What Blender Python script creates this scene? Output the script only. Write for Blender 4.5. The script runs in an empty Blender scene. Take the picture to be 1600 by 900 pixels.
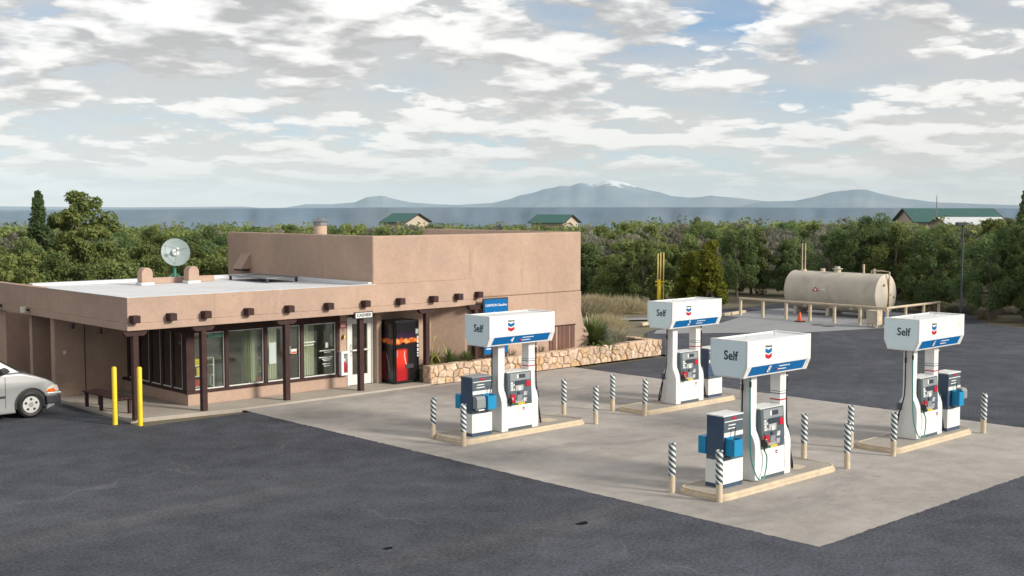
import bpy, bmesh, math, random
import numpy as np
from mathutils import Vector, Matrix, noise as mnoise

# ------------------------------------------------------------------ camera, sky, sun, exposure
SC = bpy.context.scene
COL = SC.collection
CAM_H = 5.2
FOC = 1871.0                      # focal length in pixels of a 1600-wide frame
def _unit(u, v):
    a = np.array([u - 800.0, -(v - 450.0), -FOC]); return a / np.linalg.norm(a)
_X = _unit(2800, 323); _Z = np.cross(_X, _unit(-959, 323)); _Z /= np.linalg.norm(_Z); _Y = np.cross(_Z, _X)
RC = np.stack([_X, _Y, _Z])       # world = RC @ camera axes ; X runs along the shop front, Y away from it
cd = bpy.data.cameras.new('camera'); cam = bpy.data.objects.new('camera', cd); COL.objects.link(cam)
cd.sensor_width = 36.0; cd.lens = 36.0 * FOC / 1600.0; cd.clip_start = 0.1; cd.clip_end = 300000.0
cam.matrix_world = Matrix([[*RC[0], 0], [*RC[1], 0], [*RC[2], CAM_H], [0, 0, 0, 1]])
SC.camera = cam
FWD = -RC[:, 2]; RGT = RC[:, 0]
FH = Vector((FWD[0], FWD[1], 0)).normalized(); RH = Vector((RGT[0], RGT[1], 0)).normalized()
def spot(u, depth, z=0.0):
    """a point on the land, 'depth' metres ahead of the camera at bearing u (pixel column of the 1600 frame)"""
    p = FH * depth + RH * (depth * (u - 800.0) / FOC)
    return Vector((p.x, p.y, z))
def hgt(v, depth):                # height above the lot of a line of sight at row v
    return CAM_H - (v - 323.0) / FOC * depth

SUN_EL = math.radians(24.0); SUN_DIR = Vector((0.36, -0.93, 0)).normalized()
sd = bpy.data.lights.new('sun', 'SUN'); sun = bpy.data.objects.new('sun', sd); COL.objects.link(sun)
sd.energy = 3.1; sd.angle = math.radians(12.0); sd.color = (1.0, 0.93, 0.82)
S3 = Vector((SUN_DIR.x * math.cos(SUN_EL), SUN_DIR.y * math.cos(SUN_EL), math.sin(SUN_EL)))
sun.location = S3 * 60; sun.rotation_euler = S3.to_track_quat('Z', 'Y').to_euler()

class NT:
    """small helper to write node trees as expressions"""
    def __init__(s, tree): s.t = tree; s.l = tree.links
    def n(s, typ, **kw):
        nd = s.t.nodes.new(typ)
        for k, v in kw.items(): setattr(nd, k, v)
        return nd
    def put(s, sock, val):
        if isinstance(val, bpy.types.NodeSocket): s.l.new(val, sock)
        elif val is not None: sock.default_value = val
    def m(s, op, a, b=None, c=None, clamp=False):
        nd = s.n('ShaderNodeMath', operation=op, use_clamp=clamp)
        s.put(nd.inputs[0], a)
        if b is not None: s.put(nd.inputs[1], b)
        if c is not None: s.put(nd.inputs[2], c)
        return nd.outputs[0]
    def vm(s, op, a, b=None, scale=None):
        nd = s.n('ShaderNodeVectorMath', operation=op); s.put(nd.inputs[0], a)
        if b is not None: s.put(nd.inputs[1], b)
        if scale is not None: s.put(nd.inputs['Scale'], scale)
        return nd.outputs[0]
    def noise(s, vec, scale, detail=4.0, rough=0.55, dist=0.0):
        nd = s.n('ShaderNodeTexNoise'); s.put(nd.inputs['Vector'], vec)
        s.put(nd.inputs['Scale'], scale); nd.inputs['Detail'].default_value = detail
        nd.inputs['Roughness'].default_value = rough; nd.inputs['Distortion'].default_value = dist
        return nd.outputs['Fac']
    def mapr(s, x, a, b, c=0.0, d=1.0, smooth=True):
        nd = s.n('ShaderNodeMapRange', interpolation_type='SMOOTHSTEP' if smooth else 'LINEAR')
        s.put(nd.inputs[0], x)
        for i, q in enumerate((a, b, c, d)): s.put(nd.inputs[i + 1], q)
        return nd.outputs[0]
    def mix(s, f, a, b, blend='MIX'):
        nd = s.n('ShaderNodeMix', data_type='RGBA', blend_type=blend)
        s.put(nd.inputs[0], f)
        for i, q in ((6, a), (7, b)):
            if isinstance(q, tuple) and len(q) == 3: q = (*q, 1.0)
            s.put(nd.inputs[i], q)
        return nd.outputs[2]

W = bpy.data.worlds.new('World'); SC.world = W; W.use_nodes = True
W.node_tree.nodes.clear()
def build_world():
    k = NT(W.node_tree)
    sky = k.n('ShaderNodeTexSky', sky_type='NISHITA', sun_disc=False)
    sky.sun_elevation = SUN_EL; sky.sun_rotation = math.atan2(S3.x, S3.y); sky.altitude = 2200.0
    sky.air_density = 1.0; sky.dust_density = 1.5; sky.ozone_density = 2.0
    blue = k.vm('MULTIPLY', sky.outputs[0], (0.42, 0.74, 0.95))
    d = k.vm('NORMALIZE', k.n('ShaderNodeTexCoord').outputs['Generated'])
    sp = k.n('ShaderNodeSeparateXYZ'); k.put(sp.inputs[0], d)
    z = k.m('MAXIMUM', sp.outputs[2], 0.0)
    inv = k.m('DIVIDE', 1.0, k.m('ADD', z, 0.165))
    flat = k.n('ShaderNodeCombineXYZ'); k.put(flat.inputs[0], k.m('MULTIPLY', sp.outputs[0], inv)); k.put(flat.inputs[1], k.m('MULTIPLY', sp.outputs[1], inv))
    P = k.vm('ADD', flat.outputs[0], (CLOUD_OFF[0], CLOUD_OFF[1], 0.0))
    def dens(lift, detail):
        Q = P if not lift else k.vm('ADD', k.vm('SCALE', flat.outputs[0], scale=1.0 - lift), (CLOUD_OFF[0], CLOUD_OFF[1], 0.0))
        warp = k.vm('SCALE', k.vm('SUBTRACT', k.n_col(Q, 7.0), (0.5, 0.5, 0.5)), scale=0.09)
        return k.m('ADD', k.noise(k.vm('ADD', Q, warp), 3.3, detail, 0.57), k.m('MULTIPLY', k.m('SUBTRACT', k.noise(Q, 0.95, 2.0, 0.5), 0.5), 0.62))
    den = dens(0.0, 9.0); soft = dens(0.0, 4.0); up1 = dens(0.035, 4.0); up2 = dens(0.10, 3.0)
    a = k.mapr(den, 0.435, 0.505)
    # heaps: sunlit upper edges, greyer flat bases
    top = k.m('ADD', k.m('MULTIPLY', k.m('SUBTRACT', soft, up1), 4.5), k.m('MULTIPLY', k.m('SUBTRACT', soft, up2), 3.6))
    lit = k.mapr(k.m('ADD', top, k.m('MULTIPLY', k.m('SUBTRACT', den, soft), 2.2)), -0.72, 0.85)
    col = k.mix(lit, (3.4, 3.37, 3.4), (7.9, 7.8, 7.6))
    veil = k.mapr(k.noise(k.vm('ADD', P, (31.0, 7.0, 0.0)), 0.75, 4.0, 0.5), 0.31, 0.56, 0.04, 0.92)
    base = k.mix(veil, blue, (4.25, 4.2, 4.05))
    tot = k.mix(k.m('MULTIPLY', a, 0.92), base, col)
    hz = k.m('POWER', 2.718, k.m('MULTIPLY', z, -15.0))
    tot = k.mix(k.m('MULTIPLY', hz, 0.97), tot, (7.0, 6.6, 5.95))
    bg = k.n('ShaderNodeBackground'); k.put(bg.inputs[0], tot); bg.inputs[1].default_value = 0.1
    out = k.n('ShaderNodeOutputWorld'); k.l.new(bg.outputs[0], out.inputs[0])
CLOUD_OFF = (14.2, 90.4)
def _ncol(self, pos, scale):
    nd = self.n('ShaderNodeTexNoise'); self.put(nd.inputs['Vector'], pos); nd.inputs['Scale'].default_value = scale; return nd.outputs['Color']
NT.n_col = _ncol
build_world()
SC.view_settings.view_transform = 'Standard'; SC.view_settings.look = 'None'
SC.view_settings.exposure = 0.52; SC.view_settings.gamma = 1.0; SC.view_settings.use_curve_mapping = False
SC.render.engine = 'CYCLES'
SC.cycles.use_denoising = True
SC.cycles.max_bounces = 6; SC.cycles.diffuse_bounces = 3; SC.cycles.glossy_bounces = 3; SC.cycles.transmission_bounces = 4
SC.cycles.transparent_max_bounces = 8; SC.cycles.volume_bounces = 0

# ------------------------------------------------------------------ helpers
RND = random.Random(7)
MATS = {}
def mat(name, col, rough=0.8, var=0.12, scale=3.0, bump=0.0, bscale=60.0, metal=0.0, spec=0.5, hue=None, rnd=0.0, space='world', fine=0.0, rv=0.08, grime=None, gs=(5.0, 5.0, 0.7), ga=0.5):
    """plain surface: base colour broken up by two noises, optional relief; hue = a second colour mixed in patches"""
    if name in MATS: return MATS[name]
    m = bpy.data.materials.new(name); m.use_nodes = True; MATS[name] = m
    k = NT(m.node_tree); b = m.node_tree.nodes['Principled BSDF']
    pos = k.n('ShaderNodeNewGeometry').outputs['Position'] if space == 'world' else k.n('ShaderNodeTexCoord').outputs['Object']
    n1 = k.noise(pos, scale, 5.0, 0.6); n2 = k.noise(pos, scale * 9.0, 4.0, 0.6)
    f = k.m('ADD', k.m('MULTIPLY', n1, 0.65), k.m('MULTIPLY', n2, 0.35))
    c = tuple(col)
    if hue: c = k.mix(k.mapr(k.noise(pos, scale * 0.7, 4.0), 0.35, 0.65), c, tuple(hue))
    g = k.mapr(f, 0.3, 0.7, 1.0 - var, 1.0 + var, smooth=False)
    if fine: g = k.m('ADD', g, k.mapr(k.noise(pos, bscale, 2.0), 0.3, 0.7, -fine, fine, smooth=False))
    if rnd:
        r = k.n('ShaderNodeObjectInfo').outputs['Random']; g = k.m('MULTIPLY', g, k.mapr(r, 0.0, 1.0, 1.0 - rnd, 1.0 + rnd, smooth=False))
    if grime:      # runs and smears with their own shape
        gn = k.m('MULTIPLY', k.mapr(k.noise(k.vm('MULTIPLY', pos, gs), 1.0, 6.0, 0.68), 0.50, 0.74, 0.0, ga), k.mapr(k.noise(pos, 0.9, 3.0), 0.40, 0.62))
        c = k.mix(gn, c, tuple(grime))
    cc = k.n('ShaderNodeCombineXYZ')
    for i in range(3): k.put(cc.inputs[i], g)
    if isinstance(c, tuple):
        rgb = k.n('ShaderNodeRGB'); rgb.outputs[0].default_value = (*c, 1); c = rgb.outputs[0]
    k.put(b.inputs['Base Color'], k.vm('MULTIPLY', c, cc.outputs[0]))
    b.inputs['Metallic'].default_value = metal; b.inputs['Specular IOR Level'].default_value = spec
    k.put(b.inputs['Roughness'], k.mapr(n2, 0.3, 0.7, max(0.02, rough - rv), min(1.0, rough + rv)))
    if bump:
        bp = k.n('ShaderNodeBump'); bp.inputs['Strength'].default_value = bump; bp.inputs['Distance'].default_value = 0.02
        k.put(bp.inputs['Height'], k.m('ADD', k.noise(pos, bscale, 4.0, 0.6), k.m('MULTIPLY', n1, 0.6)))
        k.put(b.inputs['Normal'], bp.outputs[0])
    return m

class MB:
    """collects shapes in world coordinates; build() links them as one mesh object"""
    def __init__(s): s.v = []; s.f = []
    def add(s, vs, fs):
        o = len(s.v); s.v += [tuple(p) for p in vs]; s.f += [tuple(o + i for i in f) for f in fs]; return s
    def box(s, x0, x1, y0, y1, z0, z1):
        return s.add([(x0,y0,z0),(x1,y0,z0),(x1,y1,z0),(x0,y1,z0),(x0,y0,z1),(x1,y0,z1),(x1,y1,z1),(x0,y1,z1)],
                     [(0,3,2,1),(4,5,6,7),(0,1,5,4),(1,2,6,5),(2,3,7,6),(3,0,4,7)])
    def prism(s, poly, axis, a, b):
        """poly: 2-D outline; axis 'x': (y,z), 'y': (x,z), 'z': (x,y)"""
        def P(p, t): return {'x': (t, p[0], p[1]), 'y': (p[0], t, p[1]), 'z': (p[0], p[1], t)}[axis]
        n = len(poly); vs = [P(p, a) for p in poly] + [P(p, b) for p in poly]
        fs = [tuple(range(n))[::-1], tuple(range(n, 2 * n))] + [(i, (i + 1) % n, n + (i + 1) % n, n + i) for i in range(n)]
        return s.add(vs, fs)
    def cyl(s, p0, p1, r0, r1=None, n=12, cap=True):
        p0 = Vector(p0); p1 = Vector(p1); r1 = r0 if r1 is None else r1
        d = (p1 - p0).normalized(); a = d.orthogonal().normalized(); b = d.cross(a)
        vs = []
        for p, r in ((p0, r0), (p1, r1)):
            for i in range(n):
                t = 2 * math.pi * i / n; vs.append(p + a * (r * math.cos(t)) + b * (r * math.sin(t)))
        fs = [(i, (i + 1) % n, n + (i + 1) % n, n + i) for i in range(n)]
        if cap: fs += [tuple(range(n))[::-1], tuple(range(n, 2 * n))]
        return s.add(vs, fs)
    def tube(s, path, r, n=8, r1=None):
        P = [Vector(p) for p in path]; m = len(P); vs = []; up = None
        for i, p in enumerate(P):
            d = (P[min(i + 1, m - 1)] - P[max(i - 1, 0)]).normalized()
            if up is None: up = d.orthogonal().normalized()
            a = (up - d * up.dot(d))
            a = a.normalized() if a.length > 1e-5 else d.orthogonal().normalized()
            up = a; b = d.cross(a); rr = r if r1 is None else r + (r1 - r) * i / (m - 1.0)
            vs += [p + a * (rr * math.cos(2 * math.pi * j / n)) + b * (rr * math.sin(2 * math.pi * j / n)) for j in range(n)]
        fs = [(i * n + j, i * n + (j + 1) % n, (i + 1) * n + (j + 1) % n, (i + 1) * n + j) for i in range(m - 1) for j in range(n)]
        fs += [tuple(range(n))[::-1], tuple(range((m - 1) * n, m * n))]
        return s.add(vs, fs)
    def lathe(s, prof, c, axis='z', n=24):
        """prof: (r, t) pairs along the axis, starting at point c"""
        c = Vector(c); e = {'x': (Vector((0,1,0)), Vector((0,0,1)), Vector((1,0,0))), 'y': (Vector((0,0,1)), Vector((1,0,0)), Vector((0,1,0))), 'z': (Vector((1,0,0)), Vector((0,1,0)), Vector((0,0,1)))}[axis]
        vs = [c + e[2] * t + e[0] * (r * math.cos(2 * math.pi * j / n)) + e[1] * (r * math.sin(2 * math.pi * j / n)) for r, t in prof for j in range(n)]
        m = len(prof)
        fs = [(i * n + j, i * n + (j + 1) % n, (i + 1) * n + (j + 1) % n, (i + 1) * n + j) for i in range(m - 1) for j in range(n)]
        fs += [tuple(range(n))[::-1], tuple(range((m - 1) * n, m * n))]
        return s.add(vs, fs)
    def rot(s, ang, pivot, axis='Z'):
        M = Matrix.Translation(pivot) @ Matrix.Rotation(ang, 4, axis) @ Matrix.Translation(-Vector(pivot))
        s.v = [tuple(M @ Vector(p)) for p in s.v]; return s
    def build(s, name, m, parent=None, bevel=0.0, seg=2, smooth=None, loc=None, tri=False):
        org = Vector((0, 0, 0))
        if parent is not None:
            o = parent
            while o is not None: org += o.location; o = o.parent
        elif loc is not None: org = Vector(loc)
        me = bpy.data.meshes.new(name)
        me.from_pydata([(p[0] - org.x, p[1] - org.y, p[2] - org.z) for p in s.v], [], s.f)
        bm = bmesh.new(); bm.from_mesh(me)
        bmesh.ops.recalc_face_normals(bm, faces=bm.faces)
        if bevel:
            es = [e for e in bm.edges if len(e.link_faces) == 2 and e.calc_face_angle(0) > 0.6]
            bmesh.ops.bevel(bm, geom=es, offset=bevel, segments=seg, affect='EDGES', profile=0.5, clamp_overlap=True)
        bm.to_mesh(me); bm.free()
        if smooth is not None:
            me.polygons.foreach_set('use_smooth', [True] * len(me.polygons))
            me.set_sharp_from_angle(angle=math.radians(smooth))
        me.materials.append(m)
        ob = bpy.data.objects.new(name, me); COL.objects.link(ob)
        if parent is not None: ob.parent = parent
        elif loc is not None: ob.location = org
        return ob

def tag(o, label=None, cat=None, group=None, kind=None):
    if label: o['label'] = label
    if cat: o['category'] = cat
    if group: o['group'] = group
    if kind: o['kind'] = kind
    return o
def thing(name, label, cat, loc=(0, 0, 0), group=None):
    o = bpy.data.objects.new(name, None); COL.objects.link(o); o.location = loc; o.empty_display_size = 0.2
    return tag(o, label, cat, group)
def copy_tree(o, parent=None):
    c = o.copy(); COL.objects.link(c); c.parent = parent
    for ch in o.children: copy_tree(ch, c)
    return c
def box(name, m, parent, x0, x1, y0, y1, z0, z1, bevel=0.0, **kw):
    return MB().box(x0, x1, y0, y1, z0, z1).build(name, m, parent, bevel, **kw)
def sheet(name, pts, z, m, kind='structure'):
    b = MB(); b.add([(p[0], p[1], z) for p in pts], [tuple(range(len(pts)))])
    o = b.build(name, m)
    if o.data.polygons[0].normal.z < 0: o.data.flip_normals()
    return tag(o, kind=kind)
def text(name, body, size, origin, m, parent, face='-y', align='CENTER', bold=0.0, shear=0.0, squash=1.0, depth=0.002):
    """lettering as thin solid letters on an upright face"""
    cu = bpy.data.curves.new(name, 'FONT'); cu.body = body; cu.size = size; cu.align_x = align; cu.align_y = 'CENTER'
    cu.extrude = depth; cu.offset = bold * size; cu.shear = shear; cu.resolution_u = 3
    to = bpy.data.objects.new('tmp', cu); COL.objects.link(to)
    dg = bpy.context.evaluated_depsgraph_get(); dg.update()
    me = bpy.data.meshes.new_from_object(to.evaluated_get(dg)); bpy.data.objects.remove(to); bpy.data.curves.remove(cu)
    ex = {'-y': ((1,0,0),(0,0,1),(0,-1,0)), '-x': ((0,-1,0),(0,0,1),(-1,0,0)), '+y': ((-1,0,0),(0,0,1),(0,1,0)), '+x': ((0,1,0),(0,0,1),(1,0,0))}[face]
    X, Y, Z = (Vector(q) for q in ex)
    b = MB(); O = Vector(origin)
    b.add([O + X * (p.co.x * squash) + Y * p.co.y + Z * p.co.z for p in me.vertices], [tuple(p.vertices) for p in me.polygons])
    bpy.data.meshes.remove(me)
    return b.build(name, m, parent)

# ------------------------------------------------------------------ materials
STUCCO = mat('stucco', (0.475, 0.335, 0.256), 0.95, 0.13, 0.9, bump=0.55, bscale=38.0, spec=0.15, hue=(0.43, 0.31, 0.245), fine=0.09, grime=(0.27, 0.20, 0.16), gs=(2.6, 2.6, 0.35), ga=0.55)
TIMBER = mat('dark_stained_timber', (0.050, 0.024, 0.022), 0.7, 0.35, 6.0, bump=0.3, bscale=90.0, spec=0.3)
ROOFW = mat('white_roof_coating', (0.66, 0.67, 0.68), 0.7, 0.12, 0.8, spec=0.3, grime=(0.40, 0.39, 0.37), gs=(0.8, 0.5, 1.0), ga=0.6)
WHITE = mat('white_enamel', (0.80, 0.80, 0.78), 0.35, 0.05, 2.5, hue=(0.74, 0.745, 0.73), grime=(0.45, 0.41, 0.35), gs=(9.0, 9.0, 1.1), ga=0.85)
DULLW = mat('off_white_paint', (0.70, 0.71, 0.68), 0.5, 0.08, 3.0)
CREAM = mat('cream_paint', (0.62, 0.51, 0.36), 0.6, 0.16, 6.0, hue=(0.54, 0.45, 0.33), grime=(0.28, 0.25, 0.21), gs=(6.0, 6.0, 3.0), ga=0.7)
TANKC = mat('weathered_beige_paint', (0.60, 0.535, 0.43), 0.6, 0.12, 1.5, hue=(0.54, 0.49, 0.41), grime=(0.33, 0.29, 0.23), gs=(2.0, 2.2, 0.5), ga=0.6)
YELLOW = mat('yellow_paint', (0.85, 0.60, 0.02), 0.5, 0.12, 8.0)
BLACK = mat('black_rubber', (0.012, 0.012, 0.013), 0.5, 0.2, 8.0)
TEAL = mat('teal_hose', (0.02, 0.23, 0.21), 0.4, 0.1, 8.0)
NAVY = mat('slate_blue_enamel', (0.048, 0.083, 0.145), 0.35, 0.15, 4.0)
SLATE = mat('slate_grey_plastic', (0.075, 0.105, 0.125), 0.45, 0.12, 6.0)
GREYP = mat('mid_grey_plastic', (0.24, 0.26, 0.27), 0.5, 0.1, 6.0)
BLUE = mat('signal_blue', (0.001, 0.125, 0.36), 0.45, 0.06, 5.0, spec=0.2)
TUB = mat('bright_blue_plastic', (0.006, 0.24, 0.47), 0.4, 0.10, 6.0)
RED = mat('signal_red', (0.50, 0.012, 0.030), 0.45, 0.08, 6.0, spec=0.25)
INK = mat('dark_ink', (0.02, 0.035, 0.055), 0.5, 0.05, 5.0)
INKW = mat('white_print', (0.80, 0.80, 0.80), 0.5, 0.03, 5.0)
STEEL = mat('galvanised_steel', (0.45, 0.46, 0.46), 0.4, 0.15, 5.0, metal=0.7)
DARK = mat('dark_metal', (0.03, 0.032, 0.035), 0.5, 0.2, 5.0)
GREYM = mat('weathered_grey_metal', (0.20, 0.21, 0.22), 0.5, 0.2, 5.0, metal=0.3)
GREENR = mat('green_metal_roof', (0.010, 0.095, 0.075), 0.5, 0.12, 0.4)
HOUSEW = mat('cream_house_wall', (0.48, 0.41, 0.33), 0.8, 0.06, 0.5)
ORANGE = mat('orange_plastic', (0.85, 0.10, 0.02), 0.5, 0.08, 6.0)
MORTAR = mat('mortar', (0.16, 0.11, 0.075), 0.95, 0.2, 8.0, bump=0.3)
PLANK = mat('red_brown_planks', (0.15, 0.075, 0.055), 0.8, 0.25, 4.0, bump=0.2, rnd=0.12)
SILVER = mat('silver_car_paint', (0.35, 0.36, 0.365), 0.30, 0.02, 0.5, metal=0.25, rv=0.0)
CARDARK = mat('dark_trim', (0.022, 0.023, 0.027), 0.55, 0.1, 6.0)
AMBER = mat('amber_lens', (0.80, 0.13, 0.01), 0.2, 0.05, 6.0)
CURTAIN = mat('pale_curtain', (0.60, 0.62, 0.50), 0.9, 0.12, 2.0)
INWALL = mat('interior_wall', (0.58, 0.62, 0.52), 0.9, 0.1, 1.0)
YUCCA = mat('yucca_leaf', (0.105, 0.165, 0.045), 0.5, 0.35, 3.0, hue=(0.19, 0.22, 0.075))
STALK = mat('dry_yellow_stalk', (0.50, 0.42, 0.10), 0.8, 0.2, 6.0)
BARK = mat('grey_bark', (0.16, 0.13, 0.11), 0.95, 0.3, 8.0, bump=0.6, space='obj')
DEAD = mat('dead_grey_twigs', (0.33, 0.31, 0.30), 0.95, 0.25, 2.0, rnd=0.2, space='obj')

def make_glass(name, tint, gloss):
    m = bpy.data.materials.new(name); m.use_nodes = True; t = m.node_tree; t.nodes.clear(); k = NT(t)
    tr = k.n('ShaderNodeBsdfTransparent'); tr.inputs[0].default_value = (*tint, 1)
    gl = k.n('ShaderNodeBsdfGlossy'); gl.inputs['Roughness'].default_value = 0.02
    fr = k.n('ShaderNodeFresnel'); fr.inputs[0].default_value = 1.5
    mx = k.n('ShaderNodeMixShader'); k.put(mx.inputs[0], k.m('MULTIPLY', fr.outputs[0], gloss, clamp=True))
    k.l.new(tr.outputs[0], mx.inputs[1]); k.l.new(gl.outputs[0], mx.inputs[2])
    o = k.n('ShaderNodeOutputMaterial'); k.l.new(mx.outputs[0], o.inputs[0]); return m
GLASS = make_glass('shop_glass', (0.94, 0.98, 0.94), 2.2)
CARGLASS = make_glass('car_glass', (0.16, 0.22, 0.20), 1.6)

def make_asphalt():
    m = bpy.data.materials.new('asphalt'); m.use_nodes = True; k = NT(m.node_tree); b = m.node_tree.nodes['Principled BSDF']
    pos = k.n('ShaderNodeNewGeometry').outputs['Position']
    big = k.noise(pos, 0.16, 5.0, 0.6, 0.6); mid = k.noise(pos, 1.3, 5.0, 0.65)
    fine = k.noise(pos, 17.0, 3.0, 0.75); grit = k.noise(pos, 75.0, 2.0, 0.8)
    g = k.m('ADD', k.mapr(big, 0.3, 0.7, 0.87, 1.13), k.mapr(mid, 0.3, 0.7, -0.20, 0.20))
    g = k.m('ADD', g, k.mapr(fine, 0.3, 0.7, -0.55, 0.55, smooth=False)); g = k.m('ADD', g, k.mapr(grit, 0.3, 0.7, -0.55, 0.55, smooth=False))
    # dusty wheel paths that run along the building front
    strk = k.noise(k.vm('MULTIPLY', pos, (0.05, 0.42, 1.0)), 1.0, 4.0, 0.6)
    dust = k.mapr(strk, 0.54, 0.74, 0.0, 0.42)
    c = k.mix(dust, (0.070, 0.075, 0.091), (0.145, 0.138, 0.130))
    # hairline cracks, sealed pale
    vo = k.n('ShaderNodeTexVoronoi', feature='DISTANCE_TO_EDGE'); vo.inputs['Scale'].default_value = 0.17
    k.put(vo.inputs['Vector'], k.vm('ADD', pos, k.vm('SCALE', k.n_col(pos, 0.8), scale=1.3)))
    crack = k.m('MULTIPLY', k.mapr(vo.outputs['Distance'], 0.0, 0.010, 1.0, 0.0), k.mapr(k.noise(pos, 0.35, 3.0), 0.47, 0.62))
    c = k.mix(k.m('MULTIPLY', crack, 0.32), c, (0.16, 0.155, 0.15))
    oil = k.m('MULTIPLY', k.mapr(k.noise(k.vm('ADD', pos, (4.0, 8.0, 0.0)), 1.9, 3.0, 0.6), 0.66, 0.74, 0.0, 0.75), k.mapr(k.noise(pos, 0.22, 2.0), 0.45, 0.60))
    c = k.mix(oil, c, (0.030, 0.030, 0.034))
    pt = k.n('ShaderNodeTexVoronoi', feature='F1'); pt.inputs['Scale'].default_value = 0.13; k.put(pt.inputs['Vector'], k.vm('ADD', pos, k.vm('SCALE', k.n_col(pos, 0.5), scale=1.6)))
    pc = k.n('ShaderNodeSeparateColor'); k.put(pc.inputs[0], pt.outputs['Color']); g = k.m('MULTIPLY', g, k.mapr(pc.outputs[0], 0.0, 1.0, 0.92, 1.08))
    cc = k.n('ShaderNodeCombineXYZ')
    for i in range(3): k.put(cc.inputs[i], g)
    k.put(b.inputs['Base Color'], k.vm('MULTIPLY', c, cc.outputs[0]))
    b.inputs['Roughness'].default_value = 0.9; b.inputs['Specular IOR Level'].default_value = 0.25
    bp = k.n('ShaderNodeBump'); bp.inputs['Strength'].default_value = 0.5; bp.inputs['Distance'].default_value = 0.012
    k.put(bp.inputs['Height'], k.m('ADD', fine, grit)); k.put(b.inputs['Normal'], bp.outputs[0]); return m
def make_pad():
    m = bpy.data.materials.new('pad_concrete'); m.use_nodes = True; k = NT(m.node_tree); b = m.node_tree.nodes['Principled BSDF']
    pos = k.n('ShaderNodeNewGeometry').outputs['Position']
    big = k.noise(pos, 0.33, 5.0, 0.6, 0.5); mid = k.noise(pos, 2.1, 5.0, 0.65); fine = k.noise(pos, 26.0, 3.0, 0.7)
    lane = k.noise(k.vm('MULTIPLY', pos, (0.20, 0.62, 1.0)), 1.0, 6.0, 0.66, 0.9)
    g = k.m('ADD', k.mapr(big, 0.3, 0.7, 0.88, 1.14), k.mapr(mid, 0.3, 0.7, -0.09, 0.09))
    g = k.m('ADD', g, k.mapr(fine, 0.3, 0.7, -0.10, 0.10, smooth=False))
    c = k.mix(k.mapr(lane, 0.48, 0.74, 0.0, 0.62), (0.385, 0.355, 0.325), (0.21, 0.197, 0.195))
    spotn = k.noise(k.vm('ADD', pos, (9.0, 3.0, 0.0)), 1.7, 3.0, 0.7)
    c = k.mix(k.mapr(spotn, 0.64, 0.76, 0.0, 0.55), c, (0.15, 0.135, 0.13))
    cc = k.n('ShaderNodeCombineXYZ')
    for i in range(3): k.put(cc.inputs[i], g)
    k.put(b.inputs['Base Color'], k.vm('MULTIPLY', c, cc.outputs[0])); b.inputs['Roughness'].default_value = 0.88
    b.inputs['Specular IOR Level'].default_value = 0.3
    bp = k.n('ShaderNodeBump'); bp.inputs['Strength'].default_value = 0.25; bp.inputs['Distance'].default_value = 0.01
    k.put(bp.inputs['Height'], fine); k.put(b.inputs['Normal'], bp.outputs[0]); return m
ASPHALT = make_asphalt(); PAD = make_pad()
APRON = mat('pale_apron_concrete', (0.28, 0.285, 0.295), 0.9, 0.14, 0.8, fine=0.06, bscale=20.0)
WALK = mat('walkway_concrete', (0.40, 0.355, 0.30), 0.9, 0.14, 1.1, fine=0.07, bscale=25.0)
ISLE = mat('island_concrete', (0.35, 0.315, 0.27), 0.9, 0.14, 1.6, fine=0.08, bscale=30.0)
EARTH = mat('dry_earth', (0.17, 0.135, 0.095), 1.0, 0.25, 0.6, bump=0.5, bscale=9.0, hue=(0.15, 0.14, 0.085))

def foliage(name, a, b_, c_):
    m = bpy.data.materials.new(name); m.use_nodes = True; t = m.node_tree; t.nodes.clear(); k = NT(t)
    pos = k.n('ShaderNodeTexCoord').outputs['Object']; r = k.n('ShaderNodeObjectInfo').outputs['Random']
    n1 = k.noise(pos, 1.6, 3.0, 0.6); n2 = k.noise(pos, 11.0, 2.0, 0.7)
    c = k.mix(k.mapr(n1, 0.35, 0.65), a, b_); c = k.mix(k.mapr(n2, 0.52, 0.72, 0.0, 0.8), c, c_)
    c = k.mix(k.mapr(r, 0.0, 1.0, 0.0, 0.30), c, k.vm('MULTIPLY', c, (1.35, 1.12, 0.85)))
    v = k.mapr(k.m('FRACT', k.m('MULTIPLY', r, 7.31)), 0.0, 1.0, 0.72, 1.35, smooth=False)
    cc = k.n('ShaderNodeCombineXYZ')
    for i in range(3): k.put(cc.inputs[i], v)
    c = k.vm('MULTIPLY', c, cc.outputs[0])
    df = k.n('ShaderNodeBsdfDiffuse'); k.put(df.inputs[0], c); tl = k.n('ShaderNodeBsdfTranslucent'); k.put(tl.inputs[0], c)
    mx = k.n('ShaderNodeMixShader'); mx.inputs[0].default_value = 0.38; k.l.new(df.outputs[0], mx.inputs[1]); k.l.new(tl.outputs[0], mx.inputs[2])
    o = k.n('ShaderNodeOutputMaterial'); k.l.new(mx.outputs[0], o.inputs[0]); return m
F_JUN = foliage('juniper_foliage', (0.145, 0.200, 0.072), (0.200, 0.245, 0.088), (0.290, 0.295, 0.145))
F_PIN = foliage('pinyon_foliage', (0.105, 0.165, 0.072), (0.150, 0.210, 0.085), (0.220, 0.250, 0.125))
F_YEL = foliage('yellow_green_foliage', (0.15, 0.17, 0.030), (0.20, 0.21, 0.035), (0.10, 0.13, 0.03))
F_GRY = foliage('grey_green_foliage', (0.215, 0.215, 0.175), (0.27, 0.265, 0.22), (0.155, 0.175, 0.11))
F_DRY = foliage('dry_brush', (0.40, 0.355, 0.235), (0.47, 0.42, 0.29), (0.27, 0.26, 0.17))

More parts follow.
